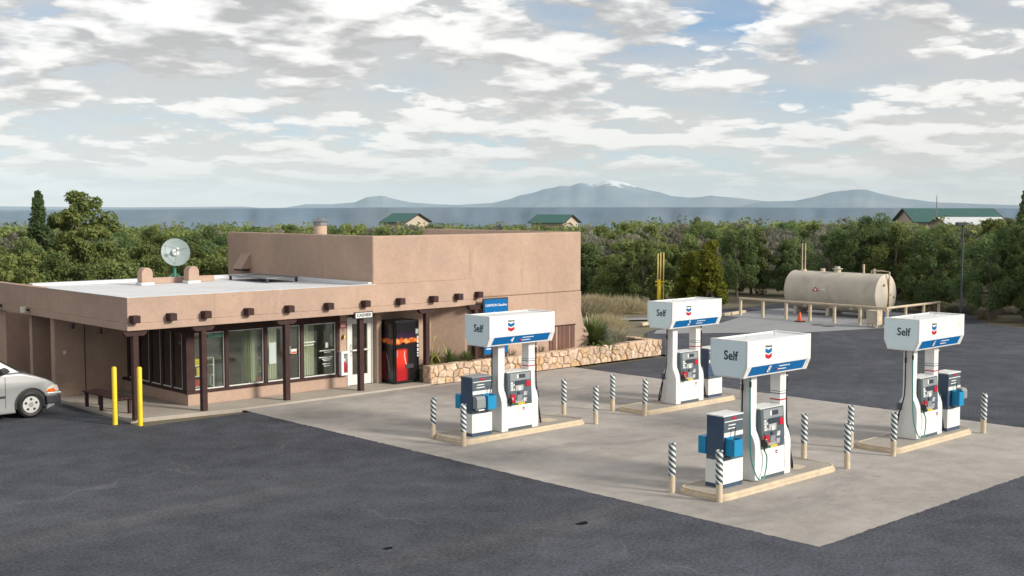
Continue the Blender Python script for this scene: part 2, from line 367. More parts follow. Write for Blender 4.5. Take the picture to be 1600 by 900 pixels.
# ------------------------------------------------------------------ the land
def land_z(r):
    xs = [0, 90, 160, 300, 600, 1500, 3500, 9000, 60000]; zs = [-0.03, -0.10, -0.5, -3.5, -18, -90, -240, -330, -330]
    return float(np.interp(r, xs, zs))
def build_ground():
    rs = [0.0] + list(np.geomspace(8, 30500, 56)); n = 96; b = MB(); vs = []
    for r in rs:
        for j in range(n):
            a = 2 * math.pi * j / n; x, y = r * math.cos(a), r * math.sin(a)
            w = 0.0 if r < 120 else min(1.0, (r - 120) / 500.0) * min(0.012 * r, 14.0)
            vs.append((x, y, land_z(r) + w * (mnoise.noise(Vector((x * 0.0016, y * 0.0016, 3.1))) * (0.8 if r < 6000 else 0.1))))
    fs = [(i * n + j, i * n + (j + 1) % n, (i + 1) * n + (j + 1) % n, (i + 1) * n + j) for i in range(len(rs) - 1) for j in range(n)]
    b.add(vs, fs); o = b.build('ground', EARTH)
    if sum(p.normal.z for p in o.data.polygons) < 0: o.data.flip_normals()
    tag(o, kind='structure')
build_ground()
sheet('parking_lot', [(-40,-40),(34,-40),(45,5),(49.5,17),(51.5,24),(55.5,27),(56,37.0),(45.8,36.8),(43.0,34.4),(38.0,32.3),(35.5,30.2),(32.6,29.5),(32.6,26.5),(27.5,26.5),(12.8,26.5),(12.8,40),(-40,40)], 0.0, ASPHALT)
def worn_edge(a, b_, n, amp, seed):
    r = random.Random(seed); d = Vector((b_[0]-a[0], b_[1]-a[1])); q = Vector((-d.y, d.x)).normalized()
    return [(a[0]+d.x*i/n + q.x*e, a[1]+d.y*i/n + q.y*e) for i in range(n) for e in (0 if i == 0 else r.gauss(0, amp),)]
sheet('concrete_pad', worn_edge((15.76,9.92),(27.87,9.92),150,.011,1) + worn_edge((27.87,9.92),(27.87,26.82),120,.011,2) + [(27.87,26.82),(26.0,26.84)] + worn_edge((15.76,26.88),(15.76,9.92),200,.011,3), 0.004, PAD)
o = MB().prism([(12.92,27.28),(15.76,26.886),(21.96,26.86),(21.96,28.12),(14.93,28.12),(14.93,31.86),(12.92,31.86)], 'z', -0.05, 0.055).build('walkway', WALK, bevel=0.012); tag(o, kind='structure')
sheet('tank_apron', [(46.9,26.35),(54.0,26.35),(54.0,35.2),(46.4,35.2),(46.2,33.6),(43.4,32.6),(41.5,32.4),(38.9,32.55),(37.7,31.7),(39.4,30.35),(42.9,27.6)], 0.005, APRON)
sheet('footpath', [(31.5,37.9),(36,37.9),(40,37.2),(43.3,35.3),(44.0,36.0),(40.4,38.2),(36,38.9),(31.5,38.9)], -0.004, APRON)

MESA = mat('mesa_scrub_haze_tint', (0.080, 0.130, 0.185), 1.0, 0.22, 0.0016, hue=(0.120, 0.150, 0.180))  # scrub colour with the blue of distance haze painted in
def build_mesa():
    """flat-topped far rim: steep gullied face below a level plain"""
    b = MB(); nu = 720; prof = [(-2400, -330), (-1500, -300), (-900, -225), (-420, -120), (-160, -55), (0, 0), (700, 2), (9000, 2)]
    us = np.linspace(-1500, 3100, nu); vs = []
    for u in us:
        rim = hgt(float(np.interp(u, [-1500, 0, 350, 600, 1100, 1600, 3100], [333, 332, 327.5, 325, 324.5, 327.5, 329])), 11000)
        for t, dz in prof:
            g = mnoise.noise(Vector((u * 0.011, t * 0.0003, 1.0))) + 0.5 * mnoise.noise(Vector((u * 0.035, t * 0.0006, 5.0)))
            p = spot(u, 11000 + t + (260 * g if -2000 < t < 600 else 0))
            z = rim + dz - (abs(g) * 45 if -1600 < t < -100 else 0)
            vs.append((p.x, p.y, max(z, -345) if t > -2300 else -345))
    n = len(prof)
    b.add(vs, [(i * n + j, (i + 1) * n + j, (i + 1) * n + j + 1, i * n + j + 1) for i in range(nu - 1) for j in range(n - 1)])
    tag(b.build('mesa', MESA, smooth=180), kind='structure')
build_mesa()

def make_mountain_mat():
    m = bpy.data.materials.new('mountain_rock_haze_tint_and_snow'); m.use_nodes = True; k = NT(m.node_tree); b = m.node_tree.nodes['Principled BSDF']
    g = k.n('ShaderNodeNewGeometry'); pos = g.outputs['Position']; sp = k.n('ShaderNodeSeparateXYZ'); k.put(sp.inputs[0], pos)
    c = k.mix(k.mapr(k.noise(pos, 0.0012, 5.0), 0.4, 0.6), (0.185, 0.235, 0.280), (0.25, 0.285, 0.31))  # rock tones lightened and blued: distant haze painted into the colour
    hh = k.m('ADD', sp.outputs[2], k.mapr(k.noise(pos, 0.0022, 4.0, 0.7), 0.25, 0.75, -90.0, 90.0))
    c = k.mix(k.mapr(hh, 455.0, 500.0, 0.0, 0.95), c, (0.85, 0.87, 0.90))
    k.put(b.inputs['Base Color'], c); b.inputs['Roughness'].default_value = 1.0; return m
MOUNT = make_mountain_mat()
def build_range(name, outline, depth, thick, seed):
    """outline: (column, row) of the skyline; the mass falls away in front and behind with ridges and gullies"""
    us = np.linspace(outline[0][0], outline[-1][0], 220); T = np.linspace(-1, 1, 19); b = MB(); vs = []
    xs = [p[0] for p in outline]; ys = [p[1] for p in outline]
    for u in us:
        h = hgt(float(np.interp(u, xs, ys)), depth) + 40
        h *= 1 + 0.07 * mnoise.noise(Vector((u * 0.05, seed, 0)))
        for t in T:
            p = spot(u, depth + t * thick)
            f = max(0.0, 1 - abs(t)) ** 1.15
            gl = mnoise.noise(Vector((u * 0.045, t * 3.0, seed + 4))) + 0.5 * mnoise.noise(Vector((u * 0.11, t * 6.0, seed + 9)))
            vs.append((p.x, p.y, -330 + (h + 330) * f * (1 - 0.07 * abs(gl) * min(1, abs(t) * 3))))
    n = len(T)
    b.add(vs, [(i * n + j, (i + 1) * n + j, (i + 1) * n + j + 1, i * n + j + 1) for i in range(len(us) - 1) for j in range(n - 1)])
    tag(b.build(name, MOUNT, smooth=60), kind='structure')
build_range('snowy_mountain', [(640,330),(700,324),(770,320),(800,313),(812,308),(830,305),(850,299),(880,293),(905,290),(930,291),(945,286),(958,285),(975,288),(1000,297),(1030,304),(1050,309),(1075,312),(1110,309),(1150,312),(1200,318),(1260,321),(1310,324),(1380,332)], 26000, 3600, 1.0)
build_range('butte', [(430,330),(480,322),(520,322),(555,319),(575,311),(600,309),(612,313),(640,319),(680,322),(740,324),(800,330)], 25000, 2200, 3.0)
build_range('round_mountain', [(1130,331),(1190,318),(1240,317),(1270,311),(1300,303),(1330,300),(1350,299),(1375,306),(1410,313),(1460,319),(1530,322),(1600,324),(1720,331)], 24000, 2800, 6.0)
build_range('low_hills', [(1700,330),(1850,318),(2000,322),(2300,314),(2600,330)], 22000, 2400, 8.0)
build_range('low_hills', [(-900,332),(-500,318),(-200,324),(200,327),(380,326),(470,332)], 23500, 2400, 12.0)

def build_haze():
    m = bpy.data.materials.new('thin_haze'); m.use_nodes = True; t = m.node_tree; t.nodes.clear(); k = NT(t)
    v = k.n('ShaderNodeVolumePrincipled'); v.inputs['Color'].default_value = (0.62, 0.84, 1.0, 1); v.inputs['Density'].default_value = 2.4e-5
    v.inputs['Anisotropy'].default_value = -0.35
    o = k.n('ShaderNodeOutputMaterial'); k.l.new(v.outputs[0], o.inputs['Volume'])
    S = 31000; ob = MB().box(-S, S, -S, S, -350, 640).build('haze', m); tag(ob, kind='stuff')
build_haze()

# ------------------------------------------------------------------ the station building
def build_station():
    B = thing('station_building', 'flat-roofed tan stucco station shop with dark beam ends and storefront windows', 'building', (14.9, 28.15, 0))
    # --- walls
    w = MB()
    w.box(14.90, 19.90, 28.15, 28.32, 0.0, 0.35)                       # under the shop windows
    w.box(19.66, 19.90, 28.152, 28.318, 0.352, 2.20)                   # between windows and door
    w.box(20.84, 22.30, 28.15, 28.32, 0.0, 2.20)                       # behind the drinks machine
    w.build('front_wall', STUCCO, B, 0.012)
    box('wall_pier', STUCCO, B, 20.84, 21.02, 27.98, 28.148, 0.0, 2.2, 0.02)
    MB().prism([(22.301,28.15),(23.0,28.15),(23.75,27.40),(24.2,27.364),(24.2,28.32),(22.301,28.32)], 'z', 0.0, 2.22).build('angled_wall', STUCCO, B, 0.02)
    box('side_wall', STUCCO, B, 14.90, 15.06, 28.32, 31.90, 0.0, 0.35, 0.01)
    box('porch_wall', STUCCO, B, 12.97, 15.06, 31.90, 32.15, 0.0, 2.22, 0.03)
    MB().box(13.805, 13.825, 31.885, 31.90, 0.1, 2.2).build('conduit', DARK, B)
    # --- recessed bay behind the van
    bay = MB(); bay.box(13.75, 13.9, 32.15, 35.4, 0, 2.25); bay.box(12.97, 13.75, 35.35, 35.6, 0, 2.22); bay.box(12.97, 13.9, 35.6, 40.0, 0, 2.22)
    bay.build('bay_wall', STUCCO, B, 0.02)
    box('bay_door', mat('brown_door_paint', (0.20, 0.15, 0.13), 0.7, 0.15, 2.0), B, 13.71, 13.748, 32.5, 35.0, 0.02, 2.05, 0.01)
    # --- band above the porch: upper band and a slightly proud lower edge, tapering into the wall on the right
    up = MB()
    up.prism([(12.80,27.10),(23.05,27.10),(24.35,27.345),(24.35,27.36),(23.2,27.36),(20.26,27.36),(20.0,27.32),(13.02,27.32),(13.02,40.0),(12.80,40.0)], 'z', 2.405, 3.02)
    up.build('upper_band', STUCCO, B, 0.035, seg=3)
    lo = MB(); lo.prism([(12.775,27.075),(23.0,27.075),(24.2,27.335),(24.2,27.5),(13.06,27.5),(13.06,40.0),(12.775,40.0)], 'z', 2.225, 2.402)
    lo.build('lower_band', STUCCO, B, 0.014)
    box('porch_ceiling', mat('brown_soffit', (0.12, 0.075, 0.055), 0.8, 0.2, 3.0), B, 13.062, 24.2, 27.502, 31.9, 2.228, 2.30)
    # --- white roof
    box('roof', ROOFW, B, 13.03, 20.255, 27.33, 33.6, 2.90, 2.965)
    box('roof_edge', ROOFW, B, 12.79, 13.032, 27.098, 32.0, 3.021, 3.032)
    box('roof_edge', ROOFW, B, 13.033, 20.2, 27.098, 27.29, 3.021, 3.032)
    box('roof_edge', ROOFW, B, 13.033, 20.255, 33.45, 33.75, 2.966, 3.06, 0.01)
    box('roof_edge', ROOFW, B, 20.12, 20.256, 27.40, 33.449, 2.966, 3.07, 0.01)
    box('back_wall', STUCCO, B, 13.05, 20.2, 33.602, 33.80, 0.0, 2.95)
    # --- tall block
    T = MB()
    T.prism([(20.26,27.362),(28.80,27.362),(28.80,35.4),(28.55,35.4),(28.55,27.60),(20.50,27.60),(20.50,35.4),(20.26,35.4)], 'z', 2.412, 4.375)
    T.build('tall_block', STUCCO, B, 0.05, seg=3)
    box('tall_roof', ROOFW, B, 20.502, 28.548, 27.602, 35.38, 2.42, 4.11)
    L = MB(); L.prism([(24.203,27.362),(28.80,27.362),(28.80,35.4),(20.4,35.4),(20.4,28.33),(24.203,28.33)], 'z', 0.0, 2.4115)
    L.build('lower_wall', STUCCO, B)
    # flared buttress foot at the right-hand corner
    MB().prism([(28.79,0.0),(29.22,0.0),(29.20,1.05),(28.98,1.25),(28.80,1.9),(28.79,1.9)], 'y', 27.40, 27.95).build('buttress', STUCCO, B, 0.03)
    # boarded hatch in the front of the tall block
    hd = box('hatch_frame', TIMBER, B, 27.26, 28.52, 27.335, 27.361, 1.30, 1.34)
    for i, (a, c) in enumerate(((27.30,27.44),(27.45,27.60),(27.70,27.88),(27.89,28.06),(28.07,28.24),(28.30,28.48))):
        box('plank', PLANK, B, a, c, 27.338 - 0.006 * (i % 2), 27.361, 0.42, 1.295, 0.004)
    # roof scupper on the shaded side
    MB().prism([(20.26,3.70),(20.26,3.20),(19.90,3.20)], 'y', 33.95, 34.50).build('scupper', STUCCO, B, 0.012)
    box('scupper_mouth', DARK, B, 19.95, 20.24, 33.98, 34.46, 3.14, 3.195)
    # chimney
    c = MB().lathe([(0.215,0.0),(0.215,0.47),(0.20,0.49)], (22.35, 33.05, 4.10), n=20).build('chimney', STUCCO, B, smooth=40)
    MB().lathe([(0.235,0.0),(0.235,0.10),(0.30,0.12),(0.03,0.26)], (22.35, 33.05, 4.60), n=12).build('chimney_cap', GREYM, B)
    box('stove_box', STUCCO, B, 22.0, 22.7, 32.7, 33.4, 4.112, 4.18)
    # --- beam ends
    for x in (12.94, 13.89, 14.83, 16.04, 17.26, 18.51, 19.74, 20.96, 22.18):
        box('beam_end', TIMBER, B, x - 0.095, x + 0.095, 26.88, 27.101, 2.42, 2.60, 0.012)
    for x, y in ((23.15, 27.115), (24.12, 27.31)):
        box('beam_end', TIMBER, B, x - 0.095, x + 0.095, y - 0.22, y + 0.01, 2.44, 2.62, 0.012)
    for y in (28.55, 30.2):
        box('beam_end', TIMBER, B, 12.72, 12.801, y - 0.08, y + 0.08, 2.06, 2.20, 0.01)
    # --- porch posts
    for x, z0 in ((13.02, 0.056), (14.84, 0.056), (17.28, 0.056), (19.70, 0.056), (22.07, 0.57), (23.98, 0.57)):
        p = box('post', TIMBER, B, x - 0.075, x + 0.075, 27.135, 27.285, z0, 2.085, 0.015)
        MB().prism([(x-0.30,2.224),(x+0.30,2.224),(x+0.30,2.16),(x+0.22,2.087),(x-0.22,2.087),(x-0.30,2.16)], 'y', 27.145, 27.275).build('corbel', TIMBER, p, 0.006)
    # --- shop windows: frame, mullions, panes
    fr = MB()
    fr.box(14.86, 19.66, 28.12, 28.34, 0.352, 0.43); fr.box(14.86, 19.66, 28.12, 28.34, 1.93, 2.20)
    F = fr.build('window_frame', TIMBER, B, 0.006)
    box('corner_post', TIMBER, F, 14.855, 15.10, 28.115, 28.33, 0.432, 1.928, 0.01)
    bars = [15.10, 16.04, 17.23, 18.39, 19.58]
    for x in bars[1:]: box('mullion', TIMBER, F, x - 0.055, x + 0.055, 28.125, 28.33, 0.432, 1.928, 0.006)
    ed = [15.10, 16.04 + .055, 17.23 + .055, 18.39 + .055]; ee = [16.04 - .055, 17.23 - .055, 18.39 - .055, 19.58 - .055]
    for a, c in zip(ed, ee):
        p = box('window', GLASS, B, a + 0.002, c - 0.002, 28.20, 28.206, 0.435, 1.925)
        g = MB(); g.box(a + .002, a + .022, 28.175, 28.198, .434, 1.926); g.box(c - .022, c - .002, 28.175, 28.198, .434, 1.926)
        g.box(a + .023, c - .023, 28.175, 28.198, .434, .462); g.box(a + .023, c - .023, 28.175, 28.198, 1.900, 1.926)
        g.build('bead', DULLW, p)
    s = MB(); s.box(14.87, 15.0, 28.36, 31.88, 0.352, 0.43); s.box(14.87, 15.0, 28.36, 31.88, 1.93, 2.20)
    S = s.build('side_window_frame', TIMBER, B, 0.006)
    for y in (28.42, 29.03, 29.62, 30.28, 30.95, 31.6): box('mullion', TIMBER, S, 14.915, 14.985, y - 0.05, y + 0.05, 0.432, 1.928, 0.006)
    ys = (28.42, 29.03, 29.62, 30.28, 30.95, 31.6)
    for a, c in zip(ys[:-1], ys[1:]):
        p = box('window', GLASS, B, 14.95, 14.956, a + 0.062, c - 0.062, 0.435, 1.925)
        g = MB(); g.box(14.925, 14.948, a + .062, a + .082, .434, 1.926); g.box(14.925, 14.948, a + .083, c - .062, .434, .46); g.build('bead', DULLW, p)
    # --- what shows through the glass
    i_ = MB(); i_.box(15.2, 20.1, 32.6, 32.7, 0.0, 2.2); i_.box(20.02, 20.12, 28.34, 32.6, 0.0, 2.2); i_.build('interior_wall', INWALL, B)
    box('interior_floor', mat('shop_floor', (0.38, 0.35, 0.30), 0.6, 0.2, 2.0), B, 15.08, 20.0, 28.34, 32.58, 0.02, 0.06)
    box('interior_ceiling', mat('shop_ceiling', (0.6, 0.6, 0.56), 0.9, 0.05, 2.0), B, 15.08, 20.0, 28.36, 32.58, 2.20, 2.225)
    # --- door
    D = MB(); D.box(19.905, 19.965, 28.13, 28.30, 0.057, 2.03); D.box(20.775, 20.835, 28.13, 28.30, 0.057, 2.03); D.box(19.966, 20.774, 28.13, 28.30, 1.975, 2.03)
    D.box(19.97, 20.10, 28.16, 28.21, 0.06, 1.965); D.box(20.64, 20.77, 28.16, 28.21, 0.06, 1.965)
    D.box(20.101, 20.639, 28.16, 28.21, 0.06, 0.36); D.box(20.101, 20.639, 28.16, 28.21, 1.83, 1.965)
    d = D.build('door', DULLW, B, 0.006)
    box('pane', GLASS, d, 20.101, 20.639, 28.185, 28.19, 0.361, 1.829)
    box('push_bar', DULLW, d, 20.00, 20.70, 28.10, 28.135, 1.05, 1.09, 0.008)
    MB().tube([(20.045,28.16,0.92),(20.045,28.09,0.94),(20.045,28.09,1.22),(20.045,28.16,1.24)], 0.012).build('handle', STEEL, d)
    return B
build_station()

# things inside the shop, seen dimly through the glass
def rack(name, label, x0, x1, y0, y1, h, cols, seed):
    r = random.Random(seed); t = thing(name, label, 'shelf', (x0, y0, 0.06))
    n = 4
    body = MB(); body.box(x0, x0 + .03, y0, y1, .06, h); body.box(x1 - .03, x1, y0, y1, .06, h); body.box(x0 + .031, x1 - .031, y1 - .03, y1, .06, h)
    body.build('rack', DULLW, t)
    for k in range(n):
        z = .12 + (h - .3) * k / (n - 1); box('shelf', DULLW, t, x0 + .031, x1 - .031, y0, y1 - .031, z, z + .025)
        x = x0 + .05
        while x < x1 - .2:
            w_ = r.uniform(.07, .18); hh = r.uniform(.12, .26)
            box('packet', cols[r.randrange(len(cols))], t, x, x + w_, y0 + .03, y1 - .08, z + .026, z + .026 + hh); x += w_ + r.uniform(.01, .06)
PC = [mat('packet_' + n, c, 0.5, 0.1, 5.0) for n, c in (('red', (.5,.05,.04)), ('blue', (.04,.15,.45)), ('white', (.7,.7,.68)), ('green', (.06,.30,.12)), ('yellow', (.65,.48,.05)), ('brown', (.25,.14,.07)))]
rack('display_shelf', 'shop shelf of packets inside behind the corner window', 15.25, 16.0, 28.75, 29.1, 1.15, PC, 3)
rack('display_shelf', 'shop shelf of packets inside behind the third front window', 17.5, 18.3, 29.5, 29.9, 1.5, PC, 5)
rack('display_shelf', 'tall stocked shelf against the back wall of the shop', 15.6, 17.1, 32.1, 32.55, 1.9, PC, 8)
cool = thing('drinks_cooler', 'pale upright cooler inside behind the second front window', 'cooler', (16.45, 30.2, 0.06))
box('cabinet', DULLW, cool, 16.45, 17.15, 30.2, 30.9, 0.06, 1.55, 0.02); box('cooler_door', mat('cooler_glass', (.25,.36,.34), .15, .1, 3.0), cool, 16.5, 17.1, 30.185, 30.2, .25, 1.48, 0.004)
for x0, x1, y, nm in ((17.32, 17.75, 28.42, 'pale curtain drawn at the left of the third shop window'), (18.50, 18.98, 28.42, 'pale curtain drawn at the left of the lettered shop window'), (16.72, 17.15, 28.42, 'pale curtain drawn at the right of the second shop window')):
    b = MB(); n = 26; P = []
    for i in range(n + 1):
        x = x0 + (x1 - x0) * i / n; P.append((x, y + 0.028 * math.sin(i * 1.5)))
    b.prism(P + [(p[0], p[1] + .008) for p in P[::-1]], 'z', 0.45, 2.1)
    tag(b.build('curtain', CURTAIN, loc=(x0, y, 0.45)), nm, 'curtain')
for y0, y1, nm in ((28.52, 28.80, 'pale curtain in the side window nearest the shop corner'), (29.12, 29.34, 'pale curtain in the second side window from the shop corner'), (29.72, 29.98, 'pale curtain in the third side window from the shop corner'), (30.4, 30.65, 'pale curtain in the fourth side window from the shop corner')):
    b = MB(); n = 20; P = [(15.04 + 0.025 * math.sin(i * 1.6), y1 - (y1 - y0) * i / n + .12) for i in range(n + 1)]
    b.prism(P + [(p[0] + .008, p[1]) for p in P[::-1]], 'z', 0.45, 2.1)
    tag(b.build('curtain', mat('white_curtain', (.80,.80,.68), .9, .06), loc=(15.04, y0, 0.45)), nm, 'curtain')
def flat_thing(name, label, cat, m, x0, x1, y0, y1, z0, z1, **kw):
    return tag(MB().box(x0, x1, y0, y1, z0, z1).build(name, m, loc=((x0+x1)/2, (y0+y1)/2, z0), **kw), label, cat)
t = thing('wall_poster', 'white and orange notice on the window beside the third post', 'poster', (18.14, 28.19, 1.0))
box('sheet', DULLW, t, 18.06, 18.24, 28.192, 28.197, 1.14, 1.27); box('orange_block', ORANGE, t, 18.07, 18.23, 28.188, 28.191, 1.15, 1.20)
flat_thing('window_notice', 'pale paper notice left of the orange notice in the window', 'notice', mat('pale_paper', (.45,.52,.52), .8, .05), 17.9, 18.04, 28.192, 28.197, 1.15, 1.36)
flat_thing('window_sign', 'narrow white and green strip sign high in the corner window', 'sign', mat('green_strip', (.10,.30,.22), .5, .3, 9.0), 15.52, 15.98, 28.19, 28.197, 1.78, 1.86)
flat_thing('window_sign', 'round-cornered white sign in the third shop window', 'sign', mat('pale_paper', (.45,.52,.52)), 17.36, 17.58, 28.19, 28.197, 0.92, 1.5, bevel=0.003)
t = thing('window_lettering', 'small white lettering and emblem on the last shop window', 'lettering', (19.2, 28.195, 0.7))
r = random.Random(4)
def scribble(x0, x1, z, h):
    b = MB(); x = x0
    while x < x1:
        w_ = r.uniform(.012, .035); b.box(x, min(x + w_, x1), 28.188, 28.198, z - h * r.uniform(.35, .5), z + h * r.uniform(.3, .5)); x += w_ + r.uniform(.006, .016)
    b.build('lettering_line', INKW, t)
for x0, x1, z in ((19.0, 19.48, 1.14), (19.16, 19.38, 1.09), (18.98, 19.45, .95), (19.08, 19.40, .90), (19.12, 19.34, .86), (19.1, 19.36, .76), (19.14, 19.36, .70)): scribble(x0, x1, z, .03)
scribble(18.47, 18.85, 1.42, .035); scribble(18.47, 18.80, 1.34, .03)
MB().prism([(19.20,1.22),(19.29,1.22),(19.29,1.34),(19.26,1.37),(19.20,1.36)], 'y', 28.188, 28.198).build('emblem', INKW, t)
# red plate, bell, extinguisher box beside the door
t = thing('wall_sign', 'small red plate with white lines beside the shop door', 'sign', (19.76, 28.14, 1.72))
box('plate', RED, t, 19.65, 19.88, 28.132, 28.149, 1.74, 1.90); 
for z in (1.865, 1.82, 1.785): box('print_line', INKW, t, 19.68, 19.85, 28.128, 28.131, z - .012, z + .008)
t = thing('hanging_bell', 'small brass bell hanging under the red plate by the door', 'bell', (19.77, 28.1, 1.45))
MB().lathe([(.05,0),(.045,.03),(.03,.09),(.008,.12)], (19.77, 28.09, 1.45), n=12).build('bell', mat('brass', (.45,.28,.06), .4, .2, 8.0, metal=.6), t, smooth=40)
MB().tube([(19.77,28.09,1.57),(19.77,28.09,1.68),(19.77,28.15,1.72)], .006).build('bracket', DARK, t)
t = thing('extinguisher_box', 'white cabinet with a red fire extinguisher beside the shop door', 'cabinet', (19.75, 28.02, 0.39))
b = MB(); b.box(19.60,19.90,27.99,28.148,.40,.47); b.box(19.60,19.90,27.99,28.148,1.02,1.09); b.box(19.60,19.68,27.99,28.148,.471,1.019); b.box(19.82,19.90,27.99,28.148,.471,1.019); b.box(19.681,19.819,28.12,28.148,.471,1.019)
b.build('case', WHITE, t, 0.004); MB().lathe([(.045,0),(.048,.02),(.048,.22),(.03,.27),(.015,.29)], (19.75,28.06,.49), n=12).build('extinguisher', RED, t, smooth=40)
MB().lathe([(.02,0),(.028,.05),(.02,.09)], (19.75,28.06,.785), n=8).build('valve', INKW, t)
t = thing('door_sign', 'white plate with black letters hung under the eave above the door post', 'sign', (19.69, 27.05, 2.13))
box('backing', DARK, t, 19.39, 20.01, 27.04, 27.07, 2.095, 2.285); box('plate', DULLW, t, 19.42, 19.98, 27.03, 27.039, 2.12, 2.26, 0.002)
text('lettering', 'CASHIER', 0.125, (19.70, 27.027, 2.19), INK, t, bold=0.02)
# left-hand wall lamps and switch plate
for y, lab in ((33.08, 'white wall lamp on the shaded left band, nearer the corner'), (35.1, 'white wall lamp on the shaded left band, far end above the van')):
    t = thing('wall_lamp', lab, 'lamp', (12.7, y, 2.32), group='wall lamps on the left band')
    box('bracket', DARK, t, 12.70, 12.774, y - .05, y + .05, 2.34, 2.40); MB().lathe([(.075,0),(.085,.16)], (12.62, y, 2.30), n=12).build('lamp_shade', mat('lamp_white', (.85,.80,.68), .4, .05), t, smooth=40)
flat_thing('switch_plate', 'small pale electrical plate on the porch wall', 'switch plate', DULLW, 13.21, 13.29, 31.885, 31.899, 1.2, 1.3)

# ------------------------------------------------------------------ on the low roof
t = thing('satellite_dish', 'round pale mesh satellite dish on the white roof', 'dish', (17.11, 33.0, 2.965))
MB().cyl((17.11,33.0,2.99),(17.11,33.0,3.62),.045,n=10).build('mast', mat('green_mast', (.05,.22,.18), .5, .2), t, smooth=40)
base = MB()
for a in (0.3, 2.4, 4.5): base.tube([(17.11,33.0,3.2),(17.11+.5*math.cos(a),33.0+.25*math.sin(a),2.98)], .02)
base.build('tripod', mat('green_mast', (.05,.22,.18)), t)
d = MB(); n = 28; rings = 7; vs = []
nrm = Vector((-.30,-.92,.30)).normalized(); e1 = nrm.orthogonal().normalized(); e2 = nrm.cross(e1); c0 = Vector((17.11,32.93,3.84))
for off in (0.0, -0.018):
    for i in range(rings + 1):
        rr = .425 * i / rings
        for j in range(n): vs.append(c0 + nrm * (off + .10 * (rr / .425) ** 2 - .06) + e1 * (rr * math.cos(2*math.pi*j/n)) + e2 * (rr * math.sin(2*math.pi*j/n)))
k_ = (rings + 1) * n; fs = []
for s_ in (0, k_): fs += [(s_ + i*n + j, s_ + i*n + (j+1)%n, s_ + (i+1)*n + (j+1)%n, s_ + (i+1)*n + j) for i in range(rings) for j in range(n)]
fs += [(rings*n + j, rings*n + (j+1)%n, k_ + rings*n + (j+1)%n, k_ + rings*n + j) for j in range(n)]
d.add(vs, fs); d.build('reflector', mat('dish_grey_green', (.27,.33,.33), .5, .12, 6.0), t, smooth=50)
MB().cyl(c0 - nrm*.05, c0 + nrm*.04, .12, .10, 16).build('hub', mat('dish_hub', (.60,.64,.64), .4, .05), t, smooth=30)
arm = MB(); arm.tube([c0 + nrm*.03, c0 + nrm*.36], .012)
for a in (0.6, 2.7, 4.8): arm.tube([c0 + e1*.36*math.cos(a) + e2*.36*math.sin(a) + nrm*.02, c0 + nrm*.36], .008)
arm.cyl(c0 + nrm*.34, c0 + nrm*.44, .05, .04, 10); arm.build('feed_arm', STEEL, t)
def arch(x, y, label):
    t = thing('roof_pier', label, 'roof pier', (x, y, 2.965), group='arched piers on the low roof')
    pr_ = [(x-.17,3.05),(x+.17,3.05),(x+.17,3.30)] + [(x+.17*math.cos(a),3.30+.17*math.sin(a)) for a in np.linspace(.25, math.pi-.25, 9)] + [(x-.17,3.30)]
    MB().prism(pr_, 'y', y, y + .30).build('pier', STUCCO, t, 0.015); box('curb', ROOFW, t, x-.20, x+.20, y-.03, y+.33, 2.966, 3.049, 0.01)
arch(15.72, 31.95, 'arched tan stucco pier on the white roof left of the dish')
arch(17.12, 31.85, 'arched tan stucco pier on the white roof beside the dish mast')
flat_thing('roof_bench', 'low stucco ledge between and behind the arched roof piers', 'ledge', STUCCO, 15.95, 18.1, 32.4, 32.62, 2.966, 3.14, bevel=0.012)
t = thing('skylight', 'low dark framed skylight on the white roof near the tall block', 'skylight', (19.1, 31.4, 2.966))
for x, y in ((18.75,30.5),(19.75,30.5),(18.75,32.6),(19.75,32.6)): box('foot', DARK, t, x-.03, x+.03, y-.03, y+.03, 2.966, 3.085)
b = MB(); b.box(18.70,19.80,30.45,30.52,3.086,3.12); b.box(18.70,19.80,32.58,32.65,3.086,3.12); b.box(18.70,18.76,30.521,32.579,3.086,3.12); b.box(19.74,19.80,30.521,32.579,3.086,3.12); b.build('frame', GREYM, t)
box('pane', mat('skylight_pane', (.20,.27,.29), .15, .1, 2.0), t, 18.761, 19.739, 30.521, 32.579, 3.09, 3.105)

